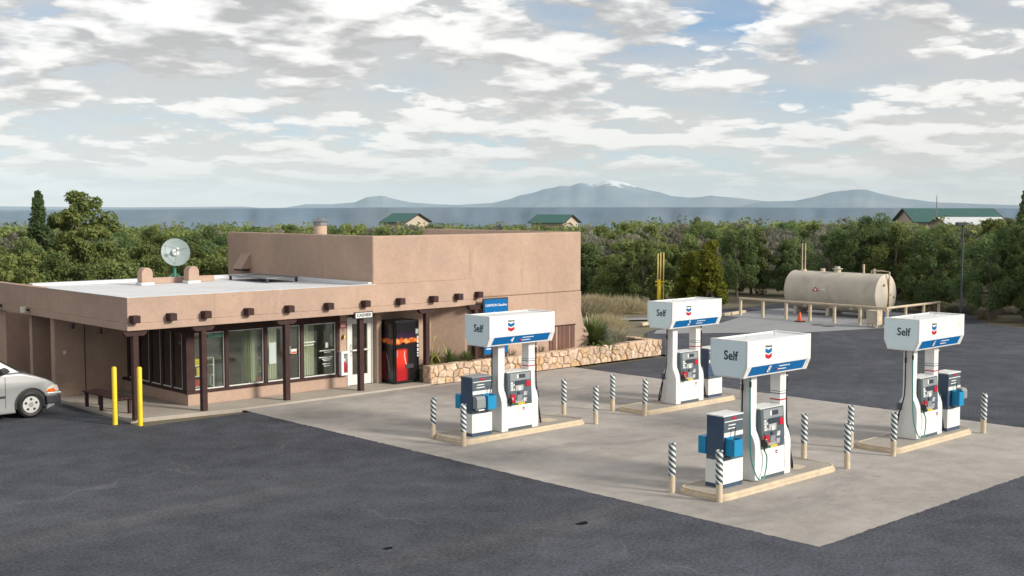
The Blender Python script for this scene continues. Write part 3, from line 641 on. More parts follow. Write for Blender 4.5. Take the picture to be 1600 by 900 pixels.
# ------------------------------------------------------------------ drinks machine by the door
def vending_mat():
    m = bpy.data.materials.new('printed_sunset_panel'); m.use_nodes = True; k = NT(m.node_tree); b = m.node_tree.nodes['Principled BSDF']
    o = k.n('ShaderNodeTexCoord').outputs['Object']; sp = k.n('ShaderNodeSeparateXYZ'); k.put(sp.inputs[0], o)
    h = k.m('SUBTRACT', sp.outputs[0], sp.outputs[1]); z = sp.outputs[2]          # runs round the corner of the case
    wob = k.m('MULTIPLY', k.m('SUBTRACT', k.noise(o, 3.0, 2.0), 0.5), 0.28); zz = k.m('ADD', z, wob)
    def band(a, b_, c, d): return k.m('MULTIPLY', k.mapr(zz, a, b_), k.mapr(zz, c, d, 1.0, 0.0))
    c = k.mix(band(1.28, 1.36, 1.40, 1.52), (.006,.005,.007), (.022,.008,.030))
    c = k.mix(band(1.16, 1.22, 1.28, 1.35), c, (.55,.085,.012)); c = k.mix(k.m('MULTIPLY', band(1.18, 1.25, 1.28, 1.34), k.mapr(k.noise(o, 7.0, 3.0), .45, .6)), c, (.85,.36,.09))
    hx = k.m('ADD', h, k.m('MULTIPLY', wob, 0.15))
    red = k.m('MULTIPLY', k.mapr(k.m('ABSOLUTE', k.m('SUBTRACT', hx, 0.20)), 0.12, 0.27, 1.0, 0.0), k.mapr(z, 0.95, 1.06, 1.0, 0.0))
    c = k.mix(red, c, k.mix(k.mapr(z, .3, .8), (.38,.008,.014), (.75,.04,.015)))
    r2 = k.m('MULTIPLY', k.mapr(k.m('ABSOLUTE', k.m('SUBTRACT', h, -0.62)), 0.02, 0.15, 0.8, 0.0), k.mapr(z, 0.85, 0.98, 1.0, 0.0)); c = k.mix(r2, c, (.28,.02,.02))
    cu = k.m('ADD', 0.37, k.m('MULTIPLY', k.m('SINE', k.m('MULTIPLY', z, 5.5)), 0.06))
    wl = k.m('MULTIPLY', k.mapr(k.m('ABSOLUTE', k.m('SUBTRACT', h, cu)), 0.004, 0.02, 1.0, 0.0), k.m('MULTIPLY', k.mapr(z, .52, .6), k.mapr(z, .9, 1.0, 1.0, 0.0)))
    c = k.mix(wl, c, (.75,.62,.60))
    cu2 = k.m('ADD', -0.42, k.m('MULTIPLY', k.m('SINE', k.m('MULTIPLY', z, 4.0)), 0.09))
    w2 = k.m('MULTIPLY', k.mapr(k.m('ABSOLUTE', k.m('SUBTRACT', h, cu2)), 0.003, 0.016, 0.8, 0.0), k.m('MULTIPLY', k.mapr(z, .3, .4), k.mapr(z, .8, .95, 1.0, 0.0)))
    c = k.mix(w2, c, (.6,.45,.42))
    k.put(b.inputs['Base Color'], c); b.inputs['Roughness'].default_value = 0.25; return m
t = thing('drinks_machine', 'black drinks vending machine with red and orange sunset print', 'vending machine', (21.08, 27.38, 0.056))
box('case', mat('gloss_black', (.008,.008,.009), .3, .1), t, 21.08, 21.95, 27.42, 28.13, 0.075, 1.90, 0.012)
VM_ = vending_mat()
box('front_panel', VM_, t, 21.10, 21.93, 27.385, 27.419, 0.15, 1.86, 0.008); box('side_panel', VM_, t, 21.066, 21.079, 27.50, 28.05, 0.18, 1.84)
box('coin_slot', DARK, t, 21.79, 21.91, 27.375, 27.384, 1.45, 1.66); box('coin_plate', mat('pale_green_plate', (.35,.45,.38), .5, .2, 9.0), t, 21.80, 21.90, 27.37, 27.374, 1.50, 1.63)
for i, z in enumerate((1.34, 1.22, 1.10, 0.98, 0.90, 0.82)): box('selection_button', INKW, t, 21.855, 21.905, 27.372, 27.384, z, z + (.085 if i < 4 else .05), 0.003)
box('delivery_flap', DARK, t, 21.42, 21.72, 27.37, 27.384, 0.50, 0.62, 0.004); box('handle_strip', STEEL, t, 21.105, 21.125, 27.372, 27.384, 0.85, 1.05)
box('foot', DARK, t, 21.1, 21.93, 27.45, 28.1, 0.057, 0.074)
# bench on the porch
t = thing('bench', 'dark wooden slatted bench on the porch slab', 'bench', (13.1, 29.0, 0.055))
for i in range(4): box('slat', TIMBER, t, 12.90 + i*.12, 13.005 + i*.12, 28.05, 30.0, .43, .465, 0.004)
for y in (28.15, 29.0, 29.85):
    for x in (12.95, 13.30): box('leg', TIMBER, t, x - .035, x + .035, y - .045, y + .045, .056, .395, 0.004)
    box('cross_rail', TIMBER, t, 12.90, 13.38, y - .03, y + .03, .396, .429)
# yellow posts guarding the porch corner
for x, y, lab in ((12.47, 27.17, 'yellow steel bollard left of the porch corner post'), (12.90, 26.74, 'yellow steel bollard right of the porch corner post')):
    b = MB().lathe([(.058,0),(.058,1.385),(.045,1.41),(.0,1.42)], (x, y, -.02), n=16)
    tag(b.build('yellow_bollard', YELLOW, loc=(x, y, 0), smooth=40), lab, 'bollard', 'yellow bollards at the porch corner')
# blue notice board
t = thing('notice_board', 'blue price board in a dark frame standing in the planter', 'sign board', (24.68, 27.1, 0.55))
box('frame', DARK, t, 24.17, 25.20, 27.05, 27.10, 0.66, 2.41, 0.006); box('panel', BLUE, t, 24.21, 25.16, 27.04, 27.049, 0.70, 2.37)
for x in (24.23, 25.14): box('leg', DARK, t, x - .025, x + .025, 27.055, 27.095, 0.50, 0.659)
text('lettering', 'CHEVRON Gasoline', 0.105, (24.685, 27.037, 2.19), INKW, t, bold=0.012)
for i in range(3): text('symbol', 'A', 0.14, (24.45 + i*.16, 27.037, .99), INKW, t, bold=0.02)
box('print_line', INKW, t, 24.28, 24.72, 27.036, 27.039, .845, .875); box('print_line', INKW, t, 24.77, 24.95, 27.036, 27.039, .845, .87)

# ------------------------------------------------------------------ stone planter wall
def stone_mat():
    m = bpy.data.materials.new('sandstone'); m.use_nodes = True; k = NT(m.node_tree); b = m.node_tree.nodes['Principled BSDF']
    pos = k.n('ShaderNodeNewGeometry').outputs['Position']; r = k.n('ShaderNodeObjectInfo').outputs['Random']
    cr = k.n('ShaderNodeValToRGB'); k.put(cr.inputs[0], r); el = cr.color_ramp.elements
    el[0].position = 0.0; el[0].color = (.52,.36,.25,1); el[1].position = 1.0; el[1].color = (.66,.52,.37,1)
    for p_, c in ((.2, (.61,.46,.33,1)), (.4, (.47,.34,.25,1)), (.55, (.70,.57,.44,1)), (.7, (.55,.36,.19,1)), (.85, (.60,.44,.34,1))): e = el.new(p_); e.color = c
    g = k.mapr(k.noise(pos, 9.0, 5.0, 0.65), 0.3, 0.7, 0.72, 1.25); cc = k.n('ShaderNodeCombineXYZ')
    for i in range(3): k.put(cc.inputs[i], g)
    k.put(b.inputs['Base Color'], k.vm('MULTIPLY', cr.outputs[0], cc.outputs[0])); b.inputs['Roughness'].default_value = 0.9
    bp = k.n('ShaderNodeBump'); bp.inputs['Strength'].default_value = 0.6; bp.inputs['Distance'].default_value = 0.02
    k.put(bp.inputs['Height'], k.noise(pos, 22.0, 4.0, 0.6)); k.put(b.inputs['Normal'], bp.outputs[0]); return m
STONE = stone_mat()
def clip(poly, px, py, nx, ny):
    out = []
    for i in range(len(poly)):
        a, b = poly[i], poly[(i + 1) % len(poly)]
        da = (a[0]-px)*nx + (a[1]-py)*ny; db = (b[0]-px)*nx + (b[1]-py)*ny
        if da <= 0: out.append(a)
        if (da < 0 < db) or (db < 0 < da):
            t = da / (da - db); out.append((a[0] + (b[0]-a[0])*t, a[1] + (b[1]-a[1])*t))
    return out
def cells(L, H, w, h, seed, jit=0.36):
    r = random.Random(seed); P = []; nr = max(1, round(H / h))
    for j in range(nr):
        x = r.uniform(-.5, .0) * w
        while x < L + w * .3:
            ww = w * r.choice((.55, .7, .9, 1.1, 1.4, 1.8)); P.append((x + ww * .5, (j + .5 + r.uniform(-jit, jit)) * H / nr)); x += ww
    out = []
    for i, p in enumerate(P):
        poly = [(0, 0), (L, 0), (L, H), (0, H)]
        for q in P:
            if q is p or abs(q[0]-p[0]) > 3*w: continue
            poly = clip(poly, (p[0]+q[0])/2, (p[1]+q[1])/2, q[0]-p[0], q[1]-p[1])
            if len(poly) < 3: break
        if len(poly) >= 3:
            ar = abs(sum(poly[i][0]*poly[(i+1)%len(poly)][1] - poly[(i+1)%len(poly)][0]*poly[i][1] for i in range(len(poly)))) / 2
            if ar > 0.004: out.append((poly, r.random()))
    return out
def inset(poly, d):
    cx = sum(p[0] for p in poly) / len(poly); cy = sum(p[1] for p in poly) / len(poly); out = []
    for p in poly:
        l = math.hypot(p[0]-cx, p[1]-cy) or 1; f = max(0.2, 1 - d / l); out.append((cx + (p[0]-cx)*f, cy + (p[1]-cy)*f))
    return out
def stone(poly, parent, place, proud):
    """a rough block: back ring, front ring, smaller front face"""
    a = inset(poly, .006); b_ = inset(poly, .011); c = inset(poly, .036); n = len(a); m = MB()
    vs = [place(p, -.01) for p in a] + [place(p, proud * .6) for p in b_] + [place(p, proud) for p in c]
    fs = [(r_*n + i, r_*n + (i+1) % n, (r_+1)*n + (i+1) % n, (r_+1)*n + i) for r_ in range(2) for i in range(n)] + [tuple(range(2*n, 3*n)), tuple(range(n))[::-1]]
    m.add(vs, fs); return m.build('stone', STONE, parent)
PL = thing('planter_wall', 'low buff sandstone rubble planter wall in front of the building', 'wall', (22.0, 26.9, 0))
core = MB(); core.box(21.98, 32.36, 26.93, 27.20, 0.0, 0.525); core.box(32.06, 32.36, 27.201, 29.6, 0.0, 0.525); core.build('mortar_core', MORTAR, PL)
for poly, q in cells(10.44, 0.56, .245, .185, 11, .44): stone(poly, PL, lambda p, d: (21.95 + p[0], 26.925 - d, p[1]), .018 + .055*q)
for poly, q in cells(0.34, 0.56, .2, .19, 12): stone(poly, PL, lambda p, d: (21.975 - d, 27.24 - p[0], p[1]), .02 + .02*q)
for poly, q in cells(10.40, 0.30, .36, .30, 13, .05): stone(poly, PL, lambda p, d: (21.96 + p[0], 26.915 + p[1], .530 + d), .020 + .035*q)
for poly, q in cells(2.4, 0.56, .26, .19, 15): stone(poly, PL, lambda p, d: (32.365 + d, 27.2 + p[0], p[1]), .02 + .02*q)
for poly, q in cells(2.4, 0.30, .36, .30, 16, .05): stone(poly, PL, lambda p, d: (32.06 + p[1], 27.22 + p[0], .530 + d), .02 + .03*q)
soil = MB(); soil.prism([(22.0,27.205),(32.05,27.205),(32.05,29.6),(32.4,32.0),(31.0,36.5),(28.81,36.5),(28.81,27.358),(24.21,27.358),(23.72,27.395),(22.98,28.145),(22.0,28.145)], 'z', 0.0, 0.44)
tag(soil.build('planting_bed', EARTH), kind='structure')

def yucca(name, label, x, y, z, n, L, seed, group=None):
    r = random.Random(seed); t = thing(name, label, 'plant', (x, y, z), group); b = MB()
    for i in range(n):
        a = r.uniform(0, 2*math.pi); e = math.asin(r.uniform(-.05, 1.0)); l = L * r.uniform(.65, 1.1)
        d = Vector((math.cos(a)*math.cos(e), math.sin(a)*math.cos(e), math.sin(e))); s = d.cross(Vector((0,0,1)))
        s = s.normalized() if s.length > .01 else Vector((1,0,0)); s *= .020 * L / .5 * r.uniform(.7, 1.2)
        o = Vector((x, y, z + .10)) + d * .04; mid = o + d * l * .55 + Vector((0,0,.02)); tip = o + d * l - Vector((0,0,.10*l*math.cos(e)))
        up = d.cross(s).normalized() * .006
        b.add([o - s*.6, o + s*.6, mid - s + up, mid + s + up, tip], [(0,1,3,2),(2,3,4)])
    b.build('leaves', YUCCA, t)
    MB().lathe([(.05,0),(.07,.05),(.05,.14)], (x, y, z - .02), n=8).build('crown_base', BARK, t)
    return t
y1 = yucca('yucca', 'spiky yucca with a bent yellow stalk in the planter by the porch post', 22.52, 27.45, .44, 130, .48, 1)
sk = MB(); sk.tube([(22.42,27.35,.45),(22.34,27.3,.9),(22.40,27.28,1.3),(22.52,27.3,1.38)], .011); sk.tube([(22.45,27.4,.5),(22.66,27.33,1.05),(22.72,27.3,1.22),(22.9,27.28,.85)], .010); sk.tube([(22.30,27.3,.45),(22.24,27.2,.72),(22.4,27.16,.86),(22.5,27.1,.62)], .010)
sk.build('stalk', STALK, y1)
yucca('yucca', 'spiky yucca in the middle of the planter clump beside the dark post', 23.10, 27.40, .44, 130, .46, 2)
yucca('yucca', 'spiky yucca nearest the blue board in the planter clump', 23.62, 27.22, .44, 110, .40, 3)
yucca('yucca', 'large spiky yucca in the planter right of the boarded hatch', 29.60, 27.62, .44, 560, 1.05, 4)
yucca('yucca', 'tiny yucca sprig in the planter below the wooden hatch', 26.9, 27.25, .47, 30, .20, 5)
yucca('yucca', 'low yucca sprig in the planter behind the left pump columns', 25.6, 27.25, .47, 30, .22, 6)

# ------------------------------------------------------------------ pump islands, pumps, cabinets, bollards
def rrect(x0, x1, y0, y1, r, n=5):
    P = []
    for cx, cy, a0 in ((x1-r, y0+r, -90), (x1-r, y1-r, 0), (x0+r, y1-r, 90), (x0+r, y0+r, 180)):
        for i in range(n + 1): a = math.radians(a0 + 90*i/n); P.append((cx + r*math.cos(a), cy + r*math.sin(a)))
    return P
ITOP = 0.115
def island(x0, x1, y0, y1, label):
    t = thing('pump_island', label, 'pump island', ((x0+x1)/2, (y0+y1)/2, 0), 'raised pump islands')
    MB().prism(rrect(x0+.07, x1-.07, y0+.07, y1-.07, .2), 'z', 0.0, ITOP).build('island_slab', ISLE, t)
    k = MB(); O = rrect(x0, x1, y0, y1, .24); I = rrect(x0+.065, x1-.065, y0+.065, y1-.065, .19); n = len(O)
    O2 = rrect(x0+.03, x1-.03, y0+.03, y1-.03, .22)
    vs = [(p[0],p[1],.0) for p in O] + [(p[0],p[1],.062) for p in O] + [(p[0],p[1],.070) for p in O2] + [(p[0],p[1],.120) for p in O2] + [(p[0],p[1],.120) for p in I] + [(p[0],p[1],.02) for p in I]
    k.add(vs, [(j*n + i, j*n + (i+1) % n, (j+1)*n + (i+1) % n, (j+1)*n + i) for j in range(5) for i in range(n)])
    k.build('kerb_edge', CREAM, t, smooth=35)
    b = MB().prism([(p[0], p[1]) for p in rrect(x1-1.05, x1-.62, (y0+y1)/2-.2, (y0+y1)/2+.2, .12)], 'z', ITOP+.001, ITOP+.005); b.build('patch', CREAM, t)
island(16.90, 20.72, 12.62, 13.68, 'raised concrete island of the nearest pump, numbered 8')
island(16.88, 20.82, 19.52, 20.66, 'raised concrete island of the left pump, numbered 4')
island(22.66, 26.45, 19.24, 20.30, 'raised concrete island of the far pump, numbered 2')
island(22.90, 26.42, 12.60, 13.66, 'raised concrete island of the right pump, numbered 6')

def chev(cx, cz, w, h, y, m, parent, name, dip):
    x0, x1 = cx - w/2, cx + w/2
    MB().prism([(x0,cz+h/2),(cx,cz+h/2-dip),(x1,cz+h/2),(x1,cz-h/2),(cx,cz-h/2-dip),(x0,cz-h/2)], 'y', y, y + .004).build(name, m, parent)
def pump(num, cx, cy, label, teal, seed, hoses, cdx=0.0):
    z0 = ITOP + .002; P = thing('fuel_pump', label, 'fuel pump', (cx, cy, z0), 'self-service fuel pumps')
    X = lambda a: cx + a; Y = lambda a: cy + a; Z = lambda a: z0 + a
    W2 = .575
    box('plinth', SLATE, P, X(-W2+.01), X(W2-.01), Y(-.215), Y(.215), Z(0), Z(.06))
    # shaped end frames: broad foot, waist, narrow column up to the canopy
    side = [(-.235,.0),(.235,.0),(.235,.60),(.225,.70),(.195,.79),(.155,.86),(.125,.93),(.115,1.02),(.115,2.06),(-.115,2.06),(-.115,1.02),(-.125,.93),(-.155,.86),(-.195,.79),(-.225,.70),(-.235,.60)]
    for a, b_ in ((-W2, -W2 + .20), (W2 - .20, W2)):
        MB().prism([(Y(p[0]), Z(p[1])) for p in side], 'x', X(a), X(b_)).build('end_frame', WHITE, P, 0.012)
    bands = box('column_band', NAVY, P, X(.373), X(.576), Y(-.117), Y(.117), Z(1.52), Z(1.535)); box('column_band', RED, P, X(.373), X(.576), Y(-.117), Y(.117), Z(1.40), Z(1.425)); box('column_band', NAVY, P, X(.373), X(.576), Y(-.117), Y(.117), Z(1.57), Z(1.58))
    for s in (-1, 1):
        y_out = -.228 * s
        lp = MB(); a, b_ = sorted((Y(-.19*s), Y(y_out))); lp.box(X(-.374), X(.374), a, b_, Z(.062), Z(.565)); lp = lp.build('lower_panel', WHITE, P, 0.006)
    head = MB(); head.prism([(Y(-.20),Z(.57)),(Y(.20),Z(.57)),(Y(.235),Z(.75)),(Y(.20),Z(1.32)),(Y(-.20),Z(1.32)),(Y(-.235),Z(.75))], 'x', X(-.374), X(.374)); H = head.build('head', SLATE, P, 0.012)
    box('head_top', WHITE, P, X(-.37), X(.37), Y(-.19), Y(.19), Z(1.321), Z(1.335))
    fy = lambda z: (-.235 + .035 * (z - .75) / .57 if z >= .75 else -.20 - .035 * (z - .57) / .18)
    def face(name, m, x0, x1, z0_, z1_, d=.012):
        b = MB(); ya, yb = fy(z0_), fy(z1_)
        b.add([(X(x0),Y(ya-d),Z(z0_)),(X(x1),Y(ya-d),Z(z0_)),(X(x1),Y(yb-d),Z(z1_)),(X(x0),Y(yb-d),Z(z1_)),(X(x0),Y(ya+.004),Z(z0_)),(X(x1),Y(ya+.004),Z(z0_)),(X(x1),Y(yb+.004),Z(z1_)),(X(x0),Y(yb+.004),Z(z1_))],
              [(0,1,2,3),(4,7,6,5),(0,4,5,1),(1,5,6,2),(2,6,7,3),(3,7,4,0)])
        return b.build(name, m, H)
    face('display_bezel', GREYP, -.30, .33, 1.13, 1.30, .006); face('display', INK, -.02, .17, 1.18, 1.265, .012); face('logo_plate', DULLW, -.09, -.04, 1.18, 1.27, .012)
    face('grade_strip', GREYP, -.31, -.16, .90, 1.12, .008)
    for i in range(4): face('price_window', DULLW, -.285, -.225, .915 + i*.052, .95 + i*.052, .013); face('price_button', INK if i % 2 else DULLW, -.205, -.175, .92 + i*.052, .948 + i*.052, .016)
    face('card_panel', mat('pale_panel', (.42,.44,.42), .5, .1, 8.0), -.13, .10, .62, 1.02, .010); face('receipt_slot', DULLW, -.06, .02, .90, .98, .016); face('keypad', GREYP, -.10, .06, .66, .80, .016); face('card_reader', INK, -.08, -.02, .815, .875, .018)
    face('screen_hood', INK, -.14, .22, 1.03, 1.12, .014)
    r1 = face('red_panel', RED, -.345, -.15, .63, .82, .014); face('red_tag', RED, .19, .32, .98, 1.10, .020)
    face('advert', mat('advert_print', (.35,.30,.42), .4, .5, 14.0, hue=(.60,.62,.58)), .11, .22, .62, .86, .012)
    face('yellow_sticker', YELLOW, -.05, .16, .575, .61, .012); face('green_sticker', mat('dark_green_print', (.03,.15,.06), .5), -.33, -.06, .575, .62, .009)
    text('print', '%', 0.09, (X(-.247), Y(fy(.73) - .018), Z(.725)), INKW, H)
    # nozzles in their side holsters, with hoses
    def nozzle(px, py, pz, m):
        n_ = MB(); n_.box(px-.022, px+.022, py-.05, py+.05, pz-.03, pz+.10); n_.tube([(px,py,pz+.08),(px,py-.03,pz+.16),(px,py+.01,pz+.21)], .016, 6); n_.tube([(px,py-.05,pz+.07),(px,py-.075,pz+.0),(px,py-.04,pz-.06)], .009, 6); n_.tube([(px,py,pz-.03),(px,py-.01,pz-.10)], .018, 6)
        o = n_.build('nozzle', m, P, 0.004); return o
    box('holster', SLATE, P, X(W2), X(W2+.06), Y(-.17), Y(.03), Z(.62), Z(.86), 0.006); box('holster', SLATE, P, X(-W2-.045), X(-W2), Y(.12), Y(.22), Z(.62), Z(.78), 0.006)
    nozzle(X(W2+.075), Y(-.10), Z(.70), BLACK); nozzle(X(-.36), Y(-.28), Z(.66), BLACK)
    def hose(name, pts, m, rad=.016):
        Q = [Vector((X(p[0]), Y(p[1]), Z(p[2]))) for p in pts]; S = []
        for i in range(len(Q) - 1):
            p0 = Q[max(i-1,0)]; p1 = Q[i]; p2 = Q[i+1]; p3 = Q[min(i+2,len(Q)-1)]
            for k in range(6):
                t = k / 6.0; S.append(.5*((2*p1) + (p2-p0)*t + (2*p0-5*p1+4*p2-p3)*t*t + (3*p1-p0-3*p2+p3)*t*t*t))
        S.append(Q[-1]); o = MB().tube(S, rad, 7).build(name, m, P, smooth=50); return o
    # right-hand black hose: drops from the canopy, loops at the foot and climbs to the nozzle
    hose('hose', [(W2+.09,-.06,2.0),(W2+.09,-.06,1.5),(W2+.085,-.08,.95),(W2+.10,-.14,.45),(W2+.10,-.19,.12),(W2+.09,-.22,.08),(W2+.08,-.22,.20),(W2+.075,-.14,.55),(W2+.075,-.11,.62)], BLACK)
    MB().cyl((X(W2+.09),Y(-.06),Z(1.70)),(X(W2+.09),Y(-.06),Z(1.80)),.024,n=10).build('swivel', BLACK, P); MB().cyl((X(W2+.09),Y(-.06),Z(1.84)),(X(W2+.09),Y(-.06),Z(1.87)),.022,n=10).build('swivel', INKW, P)
    if 'left' in hoses:
        hose('hose', [(-W2-.07,.02,2.0),(-W2-.07,.02,1.5),(-W2-.08,.03,.95),(-W2-.13,.12,.55),(-W2-.15,.20,.20),(-W2-.10,.24,.06),(-W2-.07,.20,.25),(-W2-.075,.14,.56)], BLACK)
        MB().cyl((X(-W2-.07),Y(.02),Z(1.68)),(X(-W2-.07),Y(.02),Z(1.80)),.024,n=10).build('swivel', BLACK, P)
    if teal:
        hose('teal_hose', [(-W2-.03,-.13,2.0),(-W2-.03,-.13,1.5),(-W2-.04,-.15,.95),(-W2-.06,-.19,.45),(-W2+.0,-.28,.10),(-W2+.12,-.33,.05),(-.33,-.31,.22),(-.30,-.30,.45),(-.36,-.285,.56)], TEAL, .013)
        MB().cyl((X(-W2-.03),Y(-.13),Z(1.76)),(X(-W2-.03),Y(-.13),Z(1.86)),.022,n=10).build('swivel', BLACK, P)
    # --- illuminated-box canopy: open tray on top, sloping lower faces
    L = 1.02; D = .41
    X = lambda a: cx + cdx + a
    prof = [(-D,2.66),(-D,2.20),(-D+.09,1.985),(D-.09,1.985),(D,2.20),(D,2.66),(D-.03,2.66),(D-.03,2.64),(-D+.03,2.64),(-D+.03,2.66)]
    C = MB(); C.prism([(Y(p[0]),Z(p[1])) for p in prof], 'x', X(-L+.05), X(L-.05)); C = C.build('canopy', WHITE, P, 0.004)
    endp = [(-D-.006,2.668),(-D-.006,2.195),(-D+.085,1.978),(D-.085,1.978),(D+.006,2.195),(D+.006,2.668)]
    for a, b_ in ((-L, -L+.095), (L-.095, L)):
        MB().prism([(Y(p[0]),Z(p[1])) for p in endp], 'x', X(a), X(b_)).build('end_cap', WHITE, P, 0.008)
    for s in (-1, 1):
        inner = [(p[0]*.90, 2.30 + (p[1]-2.30)*.92) for p in endp]
        a, b_ = sorted((X(s*L), X(s*(L+.004)))); MB().prism([(Y(p[0]),Z(p[1])) for p in inner], 'x', a, b_).build('end_panel', mat('pale_blue_panel', (.74,.88,.92), .4, .04, 3.0), C)
        text('lettering', 'Self', 0.235, (X(s*(L+.006)), Y(.05*s), Z(2.375)), INK, C, face='-x' if s < 0 else '+x', bold=0.018, squash=.92)
    # faces front and back
    for s, fc in ((-1, '-y'), (1, '+y')):
        yb = s * D
        def slope(x0, x1, zlo, zhi, d, name, m):
            q = lambda z: -(D - .09 * (2.20 - z) / .215) if z < 2.20 else -D
            b = MB(); y_lo, y_hi = q(zlo) - d, q(zhi) - d
            sx = .012
            vs = [(x0-sx,y_lo,zlo),(x1-sx*2,y_lo,zlo),(x1,y_hi,zhi),(x0+sx*2,y_hi,zhi)]
            vs += [(p[0],p[1]+d*.9,p[2]) for p in vs]
            b.add([(X(p[0]*(-s)), Y(p[1]*(-s)), Z(p[2])) for p in vs], [(0,1,2,3),(7,6,5,4),(0,4,5,1),(1,5,6,2),(2,6,7,3),(3,7,4,0)]); return b.build(name, m, C)
        slope(-.885, .885, 2.015, 2.185, .004, 'blue_stripe', BLUE)
        tx = text('number', str(num), 0.19, (0, 0, 0), INKW, None, face=fc, bold=0.012, shear=0.2)
        tx.parent = C; tx.location = (cdx + (.32 if s > 0 else -.32), s*(D - .045 + .022), 0) ; tx.location.z = 2.098
        tx.rotation_euler.x = (.40 if s < 0 else -.40)
        b = MB()
        for zc, x0, x1 in ((2.135, .02, .36), (2.075, .02, .26)):
            rr = random.Random(int(zc*1000)); x = x0
            while x < x1:
                w_ = rr.uniform(.012, .03); yy = D - .09*(2.20-zc)/.215 + .006
                xa, xb = sorted((X(-s*x), X(-s*(x+w_)))); ya, y2 = sorted((Y(s*yy), Y(s*(yy-.006)))); b.box(xa, xb, ya, y2, Z(zc-.012), Z(zc+.012)); x += w_ + .008
        b.build('small_print', INKW, C)
        b = MB(); yy = D - .09*(2.20-2.105)/.215 + .006; xa, xb = sorted((X(s*.05), X(s*.01))); ya, y2 = sorted((Y(s*yy), Y(s*(yy-.006)))); b.box(xa, xb, ya, y2, Z(2.06), Z(2.15)); b.build('red_mark', RED, C)
        if s < 0:
            ym = Y(-D - .006)
            text('lettering', 'Chevron', 0.058, (X(-.36), ym, Z(2.535)), mat('green_grey_ink', (.02,.07,.06), .5), C, bold=0.02)
            chev(X(-.36), Z(2.465), .195, .07, ym, BLUE, C, 'blue_chevron', .035); chev(X(-.36), Z(2.365), .195, .07, ym, RED, C, 'red_chevron', .035)
            y2 = Y(-.234)
            chev(X(.20), Z(.50), .065, .022, y2, INK, P, 'blue_chevron', .012); chev(X(.20), Z(.462), .065, .022, y2, RED, P, 'red_chevron', .012)
    for a in (-.55, .35): MB().tube([(X(a),Y(-.05),Z(2.63)),(X(a),Y(-.05),Z(2.71)),(X(a)+.02,Y(-.05),Z(2.73))], .008, 6).build('lifting_eye', STEEL, C)
    return P
pump(8, 18.82, 13.12, 'white self-service fuel pump numbered 8, nearest, with a teal hose', True, 1, ('left',), -.09)
pump(4, 18.70, 19.90, 'white self-service fuel pump numbered 4 on the left, in front of the planter', False, 2, ('left',), -.09)
pump(2, 24.53, 19.62, 'white self-service fuel pump numbered 2, behind the nearest pump', False, 3, ('left',), .05)
pump(6, 24.70, 13.06, 'white self-service fuel pump numbered 6 on the right, with a teal hose', True, 4, ('left',), .13)

